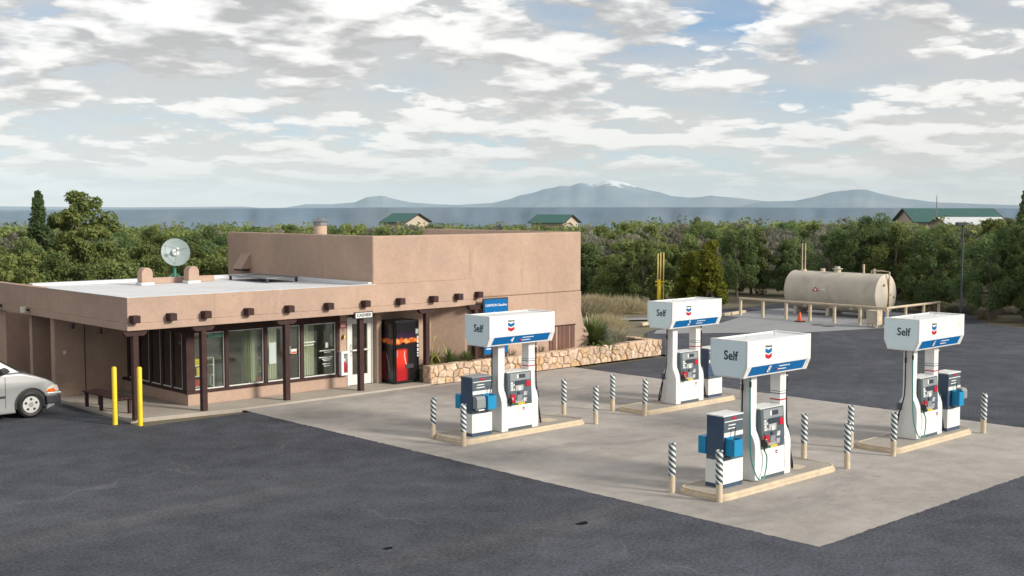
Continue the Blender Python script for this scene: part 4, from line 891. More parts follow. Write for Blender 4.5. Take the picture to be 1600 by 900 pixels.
def cabinet(x0, y0, label, tub_side, towel, tubs=1, top=None):
    x1, y1 = x0 + .60, y0 + .40; z = ITOP + .002
    t = thing('service_cabinet', label, 'cabinet', ((x0+x1)/2, (y0+y1)/2, z), 'windscreen service cabinets on the islands')
    box('plinth', NAVY, t, x0+.005, x1-.005, y0+.005, y1-.005, z, z+.07)
    box('lower_case', WHITE, t, x0, x1, y0, y1, z+.071, z+.50, 0.006); box('door_panel', WHITE, t, x0+.05, x1-.05, y0-.006, y0-.0005, z+.12, z+.46, 0.003)
    box('collar', SLATE, t, x0+.01, x1-.01, y0-.004, y1-.01, z+.501, z+.57)
    u = MB(); u.box(x0+.012, x1-.012, y0+.012, y1-.012, z+.571, z+1.30); U = u.build('upper_case', NAVY, t, 0.006)
    box('top', top or WHITE, t, x0, x1, y0, y1, z+1.301, z+1.325, 0.005)
    box('sign_panel', SLATE, t, x0+.02, x1-.02, y0+.004, y0+.0115, z+1.02, z+1.29)
    box('sign_rail', INKW, t, x0+.03, x1-.03, y0-.002, y0+.0035, z+1.20, z+1.215); box('red_label', RED, t, x0+.24, x0+.38, y0-.002, y0+.0035, z+1.24, z+1.275)
    for a, b_, zz in ((.15, .36, 1.13), (.13, .38, 1.07)): box('print_line', INKW, t, x0+a, x0+b_, y0-.001, y0+.0035, z+zz, z+zz+.018)
    box('sill_strip', DULLW, t, x0+.02, x1-.02, y0-.004, y0+.0115, z+.93, z+1.01)
    if tub_side == 'front':
        a = x0 + .30 if towel else x0 + .06
        b = MB(); b.box(a, a+.25, y0-.20, y0-.185, z+.60, z+.90); b.box(a, a+.25, y0-.02, y0+.0, z+.60, z+.93); b.box(a, a+.015, y0-.184, y0-.021, z+.60, z+.91); b.box(a+.235, a+.25, y0-.184, y0-.021, z+.60, z+.91); b.box(a+.016, a+.234, y0-.184, y0-.021, z+.60, z+.615); b.box(a+.016, a+.234, y0-.184, y0-.021, z+.80, z+.81)
        T = b.build('washer_tub', TUB, t, 0.004)
        b = MB(); b.tube([(a+.12,y0-.10,z+.84),(a+.21,y0-.07,z+1.12)], .011, 6); b.box(a+.04, a+.22, y0-.12, y0-.09, z+.815, z+.85); b.build('squeegee', BLACK, t)
        if towel: 
            b = MB(); b.prism([(y0-.15,z+.64),(y0-.001,z+.62),(y0-.001,z+.90),(y0-.11,z+.90),(y0-.15,z+.84)], 'x', x0+.02, x0+.28); b.build('towel_dispenser', GREYP, t, 0.008); box('paper_towel', INKW, t, x0+.07, x0+.24, y0-.152, y0-.03, z+.59, z+.615)
        b = MB(); b.box(x0+.0, x0+.28, y1+.001, y1+.17, z+.58, z+.90); b.build('washer_tub', TUB, t, 0.006)
        b = MB(); b.box(x0-.165, x0-.001, y0+.13, y0+.36, z+.62, z+.92)
        if tubs > 1: b.build('washer_tub', TUB, t, 0.008)
    elif tub_side == 'right':
        a = x0 + .17
        b = MB(); b.box(a, a+.22, y0-.19, y0-.175, z+.58, z+.90); b.box(a, a+.22, y0-.02, y0-.001, z+.58, z+.93); b.box(a, a+.015, y0-.174, y0-.021, z+.58, z+.91); b.box(a+.205, a+.22, y0-.174, y0-.021, z+.58, z+.91); b.box(a+.016, a+.204, y0-.174, y0-.021, z+.58, z+.595)
        b.build('washer_tub', TUB, t, 0.004); b = MB(); b.tube([(a+.06,y0-.10,z+.82),(a+.10,y0-.06,z+1.10)], .011, 6); b.box(a+.03, a+.19, y0-.12, y0-.09, z+.80, z+.84); b.build('squeegee', BLACK, t)
        b = MB(); b.prism([(y0-.15,z+.72),(y0-.001,z+.68),(y0-.001,z+.96),(y0-.11,z+.95),(y0-.15,z+.90)], 'x', a+.235, a+.46); b.build('towel_dispenser', GREYP, t, 0.008)
    return t
cabinet(17.36, 12.95, 'slate blue and white service cabinet with blue tub by pump 8', 'front', False)
cabinet(17.28, 19.72, 'slate blue and white service cabinet with grey dispenser by pump 4', 'front', True, 1, GREYP)
cabinet(25.45, 19.50, 'slate blue and white service cabinet half hidden beside pump 2', 'none', False)
cabinet(25.55, 12.84, 'slate blue and white service cabinet with blue tub beside pump 6', 'right', True)

def stripe_mat():
    m = bpy.data.materials.new('diagonal_stripes'); m.use_nodes = True; k = NT(m.node_tree); b = m.node_tree.nodes['Principled BSDF']
    o = k.n('ShaderNodeTexCoord').outputs['Object']; sp = k.n('ShaderNodeSeparateXYZ'); k.put(sp.inputs[0], o)
    an = k.m('ARCTAN2', sp.outputs[1], sp.outputs[0])
    f = k.m('FRACT', k.m('ADD', k.m('DIVIDE', sp.outputs[2], 0.105), k.m('DIVIDE', an, 2*math.pi/3.0)))
    c = k.mix(k.mapr(f, 0.46, 0.50), (.70,.72,.71), (.032,.062,.075))
    c = k.mix(k.mapr(f, 0.96, 1.0), c, (.72,.74,.73))
    g = k.mapr(k.noise(k.n('ShaderNodeNewGeometry').outputs['Position'], 14.0, 4.0), .3, .7, .8, 1.1); cc = k.n('ShaderNodeCombineXYZ')
    for i in range(3): k.put(cc.inputs[i], g)
    k.put(b.inputs['Base Color'], k.vm('MULTIPLY', c, cc.outputs[0])); b.inputs['Roughness'].default_value = .5; return m
STRIPE = stripe_mat()
def bollards():
    spots = [(16.93,20.65,'striped bollard at the rear left corner of pump 4 island'), (16.84,19.50,'striped bollard at the front left corner of pump 4 island'),
      (21.10,20.62,'striped bollard at the rear right corner of pump 4 island'), (20.90,19.36,'striped bollard at the front right corner of pump 4 island'),
      (22.59,20.34,'striped bollard at the rear left corner of pump 2 island'), (22.59,19.27,'striped bollard at the front left corner of pump 2 island'),
      (16.84,13.70,'striped bollard at the rear left corner of pump 8 island'), (16.91,12.69,'striped bollard at the front left corner of pump 8 island'),
      (21.18,13.75,'striped bollard at the rear right corner of pump 8 island'), (20.95,12.60,'striped bollard at the front right corner of pump 8 island'),
      (22.84,13.66,'striped bollard at the rear left corner of pump 6 island'), (22.72,12.59,'striped bollard at the front left corner of pump 6 island'),
      (26.55,12.47,'striped bollard at the front right corner of pump 6 island'), (26.55,19.20,'striped bollard right of pump 2, glimpsed past the columns of pump 8')]
    first = None
    r = random.Random(2)
    for x, y, lab in spots:
        if first is None:
            first = thing('striped_bollard', lab, 'bollard', (0, 0, 0), 'striped bollards round the pump islands')
            MB().cyl((0,0,-.02),(0,0,.322),.060,n=18).build('post', CREAM, first, smooth=40)
            s = MB().lathe([(.066,0),(.066,.585),(.060,.60),(.048,.602),(.046,.57),(.0,.57)], (0,0,.0), n=20).build('striped_sleeve', STRIPE, first, smooth=40); s.location.z = .323
            t = first
        else: t = copy_tree(first)
        t.location = (x, y, .004); t['label'] = lab; t.rotation_euler = (r.uniform(-.012,.012), r.uniform(-.012,.012), r.uniform(-.5,.5))
bollards()
# tar spots on the asphalt
for (x, y), rr, lab in (((0, 0), .12, 'dark tar spot on the asphalt in front of the pad corner'), ((1, 0), .08, 'small dark tar spot on the asphalt near the bottom edge')):
    p = RC @ np.array([(910 if x == 0 else 606) - 800.0, -((818 if x == 0 else 857) - 450.0), -FOC]); p = p * (-CAM_H / p[2])
    b = MB(); b.prism([(p[0] + rr*(1+.25*math.sin(3*a+x))*math.cos(a), p[1] + .7*rr*(1+.2*math.cos(2*a))*math.sin(a)) for a in np.linspace(0, 2*math.pi, 15)[:-1]], 'z', 0.001, 0.006)
    tag(b.build('tar_spot', mat('tar', (.012,.012,.014), 1.0, .2, 8.0, spec=.05), loc=(p[0], p[1], 0)), lab, 'tar spot')

# ------------------------------------------------------------------ fuel tank and its guard rail
TX, TZ, TR, TY0, TY1 = 50.6, 1.13, 0.95, 28.45, 33.65
t = thing('fuel_tank', 'large beige horizontal fuel tank behind the guard rail', 'tank', (TX, 31.3, 0))
cap = .14
MB().lathe([(.0,0),(.35,.012),(.65,.05),(.84,.09),(TR,cap),(TR,TY1-TY0-cap),(.84,TY1-TY0-.09),(.65,TY1-TY0-.05),(.35,TY1-TY0-.012),(.0,TY1-TY0)], (TX, TY0, TZ), 'y', 40).build('shell', TANKC, t, smooth=50)
for y in (TY0+cap+.01, TY1-cap-.03): MB().lathe([(TR+.008,0),(TR+.008,.03)], (TX, y, TZ), 'y', 40).build('seam_ring', TANKC, t, smooth=50)
for y in (29.5, 31.3, 33.1): MB().prism([(TX-.62,.0),(TX+.62,.0),(TX+.55,.50),(TX,.22),(TX-.55,.50)], 'y', y-.09, y+.09).build('saddle', TANKC, t)
for y in (29.9, 31.0, 32.4): box('lug', CREAM, t, TX-.80, TX-.66, y-.1, y+.1, .40, .47)
for y in (32.95, 33.12): MB().cyl((TX,y,TZ+TR-.02),(TX,y,3.42),.03,n=8).build('vent_pipe', CREAM, t, smooth=40)
MB().cyl((TX,33.03,TZ+TR-.03),(TX,33.03,TZ+TR+.05),.15,n=14).build('vent_flange', CREAM, t)
MB().cyl((TX,31.95,TZ+TR-.03),(TX,31.95,TZ+TR+.14),.11,n=14).build('fill_cap', CREAM, t)
m = MB(); m.cyl((TX,31.15,TZ+TR-.03),(TX,31.15,TZ+TR+.14),.17,n=16); m.cyl((TX,31.15,TZ+TR+.141),(TX,31.15,TZ+TR+.17),.25,n=16); m.cyl((TX,31.15,TZ+TR+.171),(TX,31.15,TZ+TR+.26),.13,n=16); m.build('manway', TANKC, t, 0.0)
MB().cyl((TX,29.75,TZ+TR-.03),(TX,29.75,TZ+TR+.42),.05,n=8).build('gauge_pipe', CREAM, t)
m = MB(); m.tube([(TX,29.35,TZ+TR-.02),(TX,29.35,TZ+TR+.12),(TX,28.8,TZ+TR+.14),(TX,28.42,TZ+TR+.10),(TX,28.40,.35)], .035, 8); m.cyl((TX,29.2,TZ+TR+.0),(TX,29.2,TZ+TR+.22),.06,n=8); m.build('supply_pipe', CREAM, t, smooth=50)
rst = mat('rust_streak', (.24,.14,.06), .9, .3, 6.0); box('rust_strip', rst, t, TX-.05, TX-.005, 28.435, 28.455, .45, 1.9)
for dx, dz in ((-.38,.45),(.18,-.02),(.5,-.15)): MB().cyl((TX+dx,28.55,TZ+dz),(TX+dx,28.44,TZ+dz),.05,n=8).build('port', rst, t)
# hazard diamond and white plate on the side that faces the lot
an = math.radians(8)
def on_shell(y, z):
    a = math.asin((z - TZ) / TR); return Vector((TX - (TR + .006) * math.cos(a), y, z))
m = MB(); c = on_shell(31.75, 1.22); m.add([c+Vector((0,.17,0)), c+Vector((.01,0,-.17)), c+Vector((0,-.17,0)), c+Vector((.03,0,.17))], [(0,1,2,3)]); m.build('hazard_diamond', RED, t)
c = on_shell(31.75, 1.24) + Vector((-.004,0,0)); m = MB(); m.add([c+Vector((0,.09,0)), c+Vector((.005,0,-.07)), c+Vector((0,-.09,0)), c+Vector((.01,0,.08))], [(0,1,2,3)]); m.build('diamond_centre', INKW, t)
c = on_shell(31.35, 1.27); m = MB(); m.add([c+Vector((0,.10,-.03)), c+Vector((0,-.12,-.03)), c+Vector((.01,-.12,.03)), c+Vector((.01,.10,.03))], [(0,1,2,3)]); m.build('white_plate', INKW, t)

t = thing('guard_rail', 'cream pipe guard rail in front of the fuel tank', 'railing', (47.0, 30.0, 0))
for y in (34.15, 32.87, 31.59, 30.31, 29.05, 27.78, 26.48): MB().cyl((47.0,y,-.02),(47.0,y,.80),.075,n=12).build('post', CREAM, t, smooth=40)
for x in (48.6, 50.2, 51.6): MB().cyl((x,26.48,-.02),(x,26.48,.80),.065,n=12).build('post', CREAM, t, smooth=40)
MB().tube([(47.0,34.22,.83),(47.0,26.45,.83)], .055, 12).build('top_rail', CREAM, t, smooth=40); MB().tube([(47.05,26.48,.832),(51.7,26.48,.832)], .055, 12).build('top_rail', CREAM, t, smooth=40)
t = thing('traffic_cone', 'orange traffic cone in front of the tank guard rail', 'cone', (46.4, 30.45, 0.005))
box('base', BLACK, t, 46.22, 46.58, 30.27, 30.63, .006, .05, 0.01); MB().lathe([(.13,0),(.045,.33),(.03,.38),(.026,.40)], (46.4,30.45,.051), n=16).build('cone', ORANGE, t, smooth=40)
t = thing('equipment_box', 'cream metal equipment box by the corner of the guard rail', 'cabinet', (46.75, 27.05, 0.005))
box('case', CREAM, t, 46.45, 47.0, 26.62, 27.15, .12, .74, 0.01); box('case_door', TANKC, t, 46.437, 46.449, 26.68, 27.09, .18, .68); 
for x, y in ((46.5,26.68),(46.5,27.1),(46.94,26.68),(46.94,27.1)): box('foot', CREAM, t, x-.03, x+.03, y-.03, y+.03, .006, .119)
t = thing('barrel', 'blue barrel behind the corner of the guard rail', 'barrel', (48.0, 27.3, 0.005))
MB().lathe([(.20,0),(.215,.04),(.21,.20),(.22,.22),(.21,.24),(.21,.40),(.22,.42),(.21,.44),(.205,.56)], (48.0,27.25,.006), n=18).build('drum', mat('drum_blue', (.02,.10,.28), .4, .15), t, smooth=40)
MB().cyl((48.0,27.25,.567),(48.0,27.25,.575),.19,n=18).build('lid', DARK, t)
for u, v, lab in ((1277, 508, 'left of two dark manhole covers on the apron before the tank'), (1294, 510, 'right of two dark manhole covers on the apron before the tank')):
    p = RC @ np.array([u - 800.0, -(v - 450.0), -FOC]); p = p * (-CAM_H / p[2])
    t = thing('manhole_cover', lab, 'manhole cover', (p[0], p[1], .006), 'manhole covers on the tank apron'); MB().cyl((p[0],p[1],.006),(p[0],p[1],.016),.26,n=18).build('lid', DARK, t); MB().lathe([(.27,0),(.31,0),(.31,.008),(.27,.008)], (p[0],p[1],.006), n=18).build('rim', GREYM, t)
def wheel_stop(u, v, L, ang, lab):
    p = RC @ np.array([u - 800.0, -(v - 450.0), -FOC]); p = p * (-CAM_H / p[2])
    b = MB().box(p[0]-L/2, p[0]+L/2, p[1]-.09, p[1]+.09, .004, .14).rot(ang, Vector((p[0], p[1], 0)))
    tag(b.build('kerb_stone', CREAM, loc=(p[0], p[1], 0), bevel=.02), lab, 'kerb stone')
wheel_stop(1147, 491.5, 2.2, .15, 'cream kerb stone left of the tank guard rail'); wheel_stop(1020, 507, 1.8, .1, 'cream kerb stone beyond the right end of the planter')

# yellow vent stack among the brush
p0 = Vector((48.55, 40.4, 0))
t = thing('vent_stack', 'three tall yellow vent pipes standing in front of the trees', 'vent pipes', p0)
e = RH
for i, (dx, h, r_) in enumerate(((-.14, 2.76, .034), (.0, 2.80, .034), (.16, 2.80, .034))):
    q = p0 + e * dx; MB().cyl((q.x,q.y,-.05),(q.x,q.y,h),r_,n=8).build('pipe', mat('pale_yellow_pipe', (.80,.62,.22), .5, .1), t, smooth=40)
q = p0 - e * .07 - FH * .08; MB().lathe([(.10,0),(.10,1.40),(.06,1.45)], (q.x,q.y,-.05), n=14).build('support_post', YELLOW, t, smooth=40)
m = MB(); a = p0 - e * .28 - FH * .1; c = p0 + e * .22 - FH * .1; m.tube([(a.x,a.y,1.28),(c.x,c.y,1.28)], .035, 6); m.tube([(a.x,a.y,1.1),(a.x+e.x*.1,a.y+e.y*.1,1.1)], .03, 6); m.build('clamp', YELLOW, t)

# lamp pole at the right
PGREY = mat('dull_dark_grey_paint', (.055,.065,.075), .6, .15, 5.0)
def pole(u, depth, top, label):
    b = spot(u, depth); t = thing('lamp_pole', label, 'lamp pole', b); MB().cyl((b.x,b.y,-.1),(b.x,b.y,top),.05,.04,10).build('pole', PGREY, t, smooth=40)
    m = MB(); m.box(b.x-.30, b.x+.14, b.y-.16, b.y+.16, top, top+.14); m.rot(-.7, b); m.build('lamp_head', PGREY, t, 0.02)
pole(1504, 53.5, hgt(352, 53.5), 'grey lamp pole with a box head in front of the trees at right')

# ------------------------------------------------------------------ minivan nosed up to the building
def van():
    NX, Y0, Wd = 12.08, 29.42, 1.90            # nose, near side, width
    V = thing('minivan', 'silver minivan parked nose-in beside the porch, cut by the left edge', 'van', (NX - 2.5, Y0 + Wd/2, 0))
    def sx(s): return NX - s
    wc = (0.72, 3.75); wr = .335
    def arch(c, r0, z_lo):
        return [(c + r0*math.cos(a), .335 + r0*math.sin(a)) for a in np.linspace(math.pi + .55, -.55, 15)] if False else [(c - r0*math.cos(a), .335 + r0*math.sin(a)) for a in np.linspace(-.45, math.pi + .45, 15)]
    top = [(0.06,.52),(0.05,.62),(0.09,.77),(0.16,.84),(0.34,.94),(0.60,1.04),(0.88,1.12),(1.00,1.14)]
    belt = [(4.76,1.17)]
    tail = [(4.83,.95),(4.85,.50),(4.80,.28)]
    low = [(p[0], p[1]) for p in arch(wc[1], .40, .2)[::-1]] + [(p[0], p[1]) for p in arch(wc[0], .40, .2)[::-1]] + [(.16,.24),(0.08,.34)]
    prof = top + belt + tail + low
    b = MB(); b.prism([(sx(p[0]), p[1]) for p in prof], 'y', Y0, Y0 + Wd); b.build('body', SILVER, V, 0.045, seg=3, smooth=35)
    # greenhouse, leaning in towards the roof
    gh = [(.94,1.145),(1.74,1.67),(2.10,1.77),(4.10,1.79),(4.60,1.69),(4.78,1.175)]; m = MB(); n = len(gh)
    ins = lambda z: .05 + .20 * (z - 1.14) / .65
    vs = [(sx(s), Y0 + ins(z), z) for s, z in gh] + [(sx(s), Y0 + Wd - ins(z), z) for s, z in gh]
    m.add(vs, [tuple(range(n)), tuple(range(n, 2*n))[::-1]] + [(i, n+i, n+(i+1) % n, (i+1) % n) for i in range(n)]); m.build('cabin', SILVER, V, 0.03, seg=2, smooth=35)
    def pane(name, pts, mt, d=.008):
        for side in (0, 1):
            q = MB(); vs = [(sx(s), (Y0 + ins(z) - d) if side == 0 else (Y0 + Wd - ins(z) + d), z) for s, z in pts]; vs += [(p[0], p[1] + (.006 if side == 0 else -.006), p[2]) for p in vs]; k = len(pts)
            q.add(vs, [tuple(range(k)), tuple(range(k, 2*k))[::-1]] + [(i, (i+1) % k, k+(i+1) % k, k+i) for i in range(k)]); q.build(name, mt, V)
    GL = mat('dark_car_window', (.02,.035,.035), .08, .1, 3.0, spec=.8)
    pane('side_window', [(1.28, 1.2), (1.82, 1.59), (2.31, 1.67), (2.38, 1.2)], GL); pane('side_window', [(2.48, 1.2), (2.44, 1.67), (3.46, 1.69), (3.48, 1.2)], GL); pane('side_window', [(3.58, 1.2), (3.56, 1.69), (4.18, 1.67), (4.46, 1.21)], GL)
    q = MB(); q.add([(sx(.98),Y0+.14,1.175),(sx(.98),Y0+Wd-.14,1.175),(sx(1.715),Y0+Wd-.27,1.66),(sx(1.715),Y0+.27,1.66)], [(0,1,2,3)]); q.v = [(p[0]+.012, p[1], p[2]+.018) for p in q.v]; q.build('windscreen', GL, V)
    q = MB(); q.tube([(sx(.94),Y0+.3,1.17),(sx(1.10),Y0+.8,1.27)], .01, 6); q.box(sx(1.02), sx(.78), Y0+.12, Y0+Wd-.12, 1.115, 1.150); q.build('wiper_cowl', CARDARK, V)
    # bumper, grille, lamps
    q = MB(); q.prism([(sx(-.02),.30),(sx(-.02),.53),(sx(.36),.53),(sx(.34),.30)], 'y', Y0-.012, Y0+Wd+.012); q.build('bumper', CARDARK, V, 0.03, seg=3)
    q = MB(); q.prism([(sx(-.03),.535),(sx(-.03),.60),(sx(.34),.60),(sx(.34),.535)], 'y', Y0-.016, Y0+Wd+.016); q.build('bumper_strip', SILVER, V, 0.02)
    for s in (0, 1):
        ya, yb = (Y0 - .012, Y0 + .42) if s == 0 else (Y0 + Wd - .42, Y0 + Wd + .012)
        q = MB(); q.prism([(sx(.03),.615),(sx(.07),.765),(sx(.20),.785),(sx(.32),.70),(sx(.36),.62)], 'y', ya, yb); q.build('headlight', AMBER if False else mat('lamp_lens', (.62,.60,.52), .15, .1), V, 0.012)
        q = MB(); q.prism([(sx(.10),.612),(sx(.16),.70),(sx(.30),.68),(sx(.37),.613)], 'y', ya - .004 if s == 0 else yb - .06, ya + .06 if s == 0 else yb + .004); q.build('indicator', AMBER, V)
    box('grille', CARDARK, V, sx(.07), sx(.045), Y0+.48, Y0+Wd-.48, .62, .74, 0.005)
    q = MB(); q.prism([(sx(1.26),1.22),(sx(1.38),1.16),(sx(1.48),1.18),(sx(1.50),1.28),(sx(1.34),1.31)], 'y', Y0-.17, Y0+.04); q.build('wing_mirror', CARDARK, V, 0.02)
    for a, c in ((1.34, 2.38), (2.48, 3.3)):
        box('door_moulding', CARDARK, V, sx(c), sx(a), Y0-.018, Y0-.001, .56, .62, 0.006)
        q = MB(); q.box(sx(a)-.006, sx(a)+.006, Y0-.003, Y0+.001, .30, 1.06); q.build('door_seam', CARDARK, V)
    box('door_handle', SILVER, V, sx(2.31), sx(2.14), Y0-.03, Y0-.001, .90, .94, 0.008); box('sill_trim', CARDARK, V, sx(3.28), sx(1.18), Y0+.02, Y0+Wd-.02, .20, .27)
    text('lettering', '218', 0.10, (sx(1.68), Y0-.004, .74), INK, V)
    # wheels
    for s in wc:
        for y, o in ((Y0 + .02, -1), (Y0 + Wd - .02, 1)):
            q = MB(); w = o; ya = y; yb = y - o*.20
            q.lathe([(.21,0),(.27,-.012*1),(.325,.02),(wr,.06),(wr,.15),(.325,.19),(.21,.20)], (sx(s), min(ya, yb), .335), 'y', 32); W_ = q.build('tyre', BLACK, V, smooth=40)
            q = MB(); q.cyl((sx(s), y + o*.004, .335), (sx(s), y - o*.10, .335), .205, .20, 28); q.build('rim', mat('wheel_cover', (.62,.62,.60), .35, .06, 6.0, metal=.3), V, smooth=30)
            for i in range(5):
                a = 2*math.pi*i/5 + .3; c = (sx(s) + .135*math.cos(a), .335 + .135*math.sin(a)); q = MB(); q.cyl((c[0], y + o*.007, c[1]), (c[0], y - o*.01, c[1]), .034, n=10); q.build('rim_hole', CARDARK, V)
            q = MB(); q.cyl((sx(s), y + o*.010, .335), (sx(s), y - o*.01, .335), .062, .06, 16); q.build('hub_cap', SILVER, V, smooth=30)
    for s in wc:
        q = MB(); q.box(sx(s)-.43, sx(s)+.43, Y0+.06, Y0+Wd-.06, .25, .80); q.build('wheel_well', CARDARK, V)
van()

# ------------------------------------------------------------------ far houses with green roofs
def house(label, u0, u1, depth, v_ridge, v_eave, gable_u, width, ang, flip=False):
    """long house: roof slopes front and back, gable end towards the right"""
    c = spot((u0 + u1) / 2, depth); z_r = hgt(v_ridge, depth); z_e = hgt(v_eave, depth); L = (u1 - u0) / FOC * depth * 1.02
    g = land_z(c.length) - .2
    H = thing('green_roofed_house', label, 'house', (c.x, c.y, g))
    dx = Vector((math.cos(ang), math.sin(ang), 0)); dy = Vector((-math.sin(ang), math.cos(ang), 0)); hw = width / 2
    P = lambda a, b_, z: c + dx * a + dy * b_ + Vector((0, 0, z - 0))
    m = MB(); pent = [(-hw, g), (hw, g), (hw, z_e), (0, z_r - .12), (-hw, z_e)]; n = 5
    m.add([P(-L/2+.4, q[0], q[1]) for q in pent] + [P(L/2-.4, q[0], q[1]) for q in pent], [tuple(range(5)), tuple(range(5,10))[::-1]] + [(i, (i+1) % n, n+(i+1) % n, n+i) for i in range(n)]); m.build('wall', HOUSEW, H)
    for s in (-1, 1):
        m = MB(); vs = []
        for a in (-L/2, L/2):
            for b_, z in ((0, z_r), (s*(hw+.5), z_e - .25*(z_r-z_e)/hw*.5), (s*(hw+.5), z_e - .25*(z_r-z_e)/hw*.5 - .12), (0, z_r - .12)): vs.append(P(a, b_, z))
        m.add(vs, [(0,1,2,3),(7,6,5,4),(0,4,5,1),(1,5,6,2),(2,6,7,3),(3,7,4,0)]); R_ = m.build('roof', GREENR, H)
        for a in (-L/2-.03, L/2+.03):
            MB().tube([P(a, 0, z_r-.08), P(a, s*(hw+.5), z_e-.3*(z_r-z_e)/hw*.5-.05)], .09, 4).build('barge_board', TIMBER, R_)
    for a in (-.3, .0, .3):
        m = MB(); vs = [P(a*L - .5, -hw-.03, g+1.2), P(a*L + .5, -hw-.03, g+1.2), P(a*L + .5, -hw-.03, g+2.3), P(a*L - .5, -hw-.03, g+2.3)]; vs += [p + dy*.05 for p in vs]; m.add(vs, [(0,1,2,3),(7,6,5,4),(0,4,5,1),(1,5,6,2),(2,6,7,3),(3,7,4,0)]); m.build('window', CARDARK, H)
    return H
ang0 = math.atan2(RH.y, RH.x)
house('distant green-roofed house left of centre above the tall block', 612, 658, 200, 333, 346, 0, 7.5, ang0 - .45)
house('distant green-roofed house behind the right end of the tall block', 838, 896, 205, 335, 347, 0, 7.5, ang0 - .40)
hb = house('large distant green-roofed hall at the right behind the woodland', 1412, 1546, 165, 325.5, 345, 0, 12.0, ang0 - .10)
w = house('distant low house with a white roof in front of the green hall', 1466, 1560, 150, 339, 349, 0, 8.0, ang0 - .12)
for o in w.children:
    if o.name.startswith('roof'): o.data.materials[0] = ROOFW
w.name = 'white_roofed_house'
b = spot(1462, 160); t = thing('radio_mast', 'thin radio mast rising beside the green-roofed hall', 'mast', (b.x, b.y, -.6)); MB().cyl((b.x,b.y,-.6),(b.x,b.y,hgt(306,160)),.10,.05,6).build('mast', GREYM, t); MB().cyl((b.x,b.y,hgt(306,160)),(b.x,b.y,hgt(303,160)),.02,.02,6).build('aerial', GREYM, t)

# ------------------------------------------------------------------ trees and brush
def np_mesh(name, V, Fc, m):
    me = bpy.data.meshes.new(name); me.vertices.add(len(V)); me.vertices.foreach_set('co', np.asarray(V, dtype=np.float32).ravel())
    Fc = np.asarray(Fc, dtype=np.int32); k = Fc.shape[1]; me.loops.add(Fc.size); me.loops.foreach_set('vertex_index', Fc.ravel())
    me.polygons.add(len(Fc)); me.polygons.foreach_set('loop_start', np.arange(0, Fc.size, k, dtype=np.int32)); me.polygons.foreach_set('loop_total', np.full(len(Fc), k, dtype=np.int32))
    me.update(calc_edges=True); me.materials.append(m); return me
def leaves(rng, C, R, per, size, up=0.35):
    """clumps at C with radii R; each holds small kite-shaped leaf sprays facing mostly outward"""
    C = np.repeat(C, per, axis=0); R = np.repeat(R, per)[:, None]; n = len(C)
    d = rng.normal(size=(n, 3)); d /= np.linalg.norm(d, axis=1)[:, None]
    P = C + d * R * rng.uniform(.35, 1.0, (n, 1)) ** .5 * np.array([1, 1, .85])
    nn = d * .7 + rng.normal(size=(n, 3)) * .7; nn[:, 2] += up; nn /= np.linalg.norm(nn, axis=1)[:, None]
    a = np.cross(nn, rng.normal(size=(n, 3))); a /= np.linalg.norm(a, axis=1)[:, None] + 1e-9; b_ = np.cross(nn, a)
    s = size * rng.uniform(.6, 1.35, (n, 1)); a = a * s; b_ = b_ * s * .55
    V = np.stack([P - a, P + b_, P + a, P - b_], 1).reshape(-1, 3); return V, np.arange(4 * n).reshape(n, 4)
def clumps(rng, n, shape):
    """points spread through the crown's volume, biased to its skin; shape(h) gives radius at height fraction h"""
    out = []
    while len(out) < n:
        h = rng.uniform(0, 1); r = shape(h)
        if r <= 0 or rng.uniform() > r: continue
        a = rng.uniform(0, 2*np.pi); q = r * rng.uniform(.25, 1.0) ** .55; out.append((q*np.cos(a), q*np.sin(a), h))
    return np.array(out)
def proto(name, seed, H, Rm, z0, shape, ncl, per, csz, leaf, fm, bark=BARK, lean=.0, trunk=.10, limbs=9, strat=False):
    rng = np.random.default_rng(seed); c = clumps(rng, ncl, shape)
    if strat:
        hs = np.linspace(0, 1, ncl) ** .8; an = rng.uniform(0, 6.283, ncl); q = np.array([shape(h) for h in hs]) * rng.uniform(.2, 1, ncl) ** .6; c = np.stack([q*np.cos(an), q*np.sin(an), hs], 1)
    lob = 1 + .28*np.sin(2*np.arctan2(c[:,1], c[:,0]) + seed) + .15*np.sin(5*np.arctan2(c[:,1], c[:,0]) + 2*seed)
    C = np.stack([c[:,0]*Rm*lob + lean*c[:,2], c[:,1]*Rm*lob, z0 + c[:,2]*(H - z0 - .2)], 1); R = csz * rng.uniform(.6, 1.3, ncl) * (np.where(c[:,2] > .75, 1 - 2.4*(c[:,2] - .75), 1) if strat else 1)
    V, Fq = leaves(rng, C, R, per, leaf)
    cm = np_mesh(name + '_crown', V, Fq, fm)
    b = MB(); r = random.Random(seed); path = [(0, 0, -.2)]
    for i in range(1, 6): path.append((lean*i/6 + r.uniform(-.06,.06), r.uniform(-.06,.06), H*.72*i/5))
    b.tube(path, trunk, 7, trunk*.25)
    for i in np.linspace(0, ncl - 1, limbs).astype(int):
        e = Vector(C[i]); s = Vector((lean*.2, 0, min(e.z*.5, H*.5))); mid = (s + e) * .5 + Vector((0, 0, .1)); b.tube([s, mid, e], trunk*.38, 5, trunk*.12)
    tm = bpy.data.meshes.new(name + '_trunk'); tm.from_pydata(b.v, [], b.f); tm.materials.append(bark)
    return cm, tm
egg = lambda h: (max(0.0, 1 - ((h - .38) / .64) ** 2)) ** .5 if h < 1.02 else 0
rnd_ = lambda h: (max(0.0, 1 - ((h - .5) / .5) ** 2)) ** .5
cone = lambda h: max(0.05, (1 - h)) ** .8 if h > .06 else .6
spire = lambda h: max(.03, min(1.0, (1.02 - h) * 1.35)) * (.80 + .20*math.sin(h*21))
bush = lambda h: (1 - h*h) ** .5
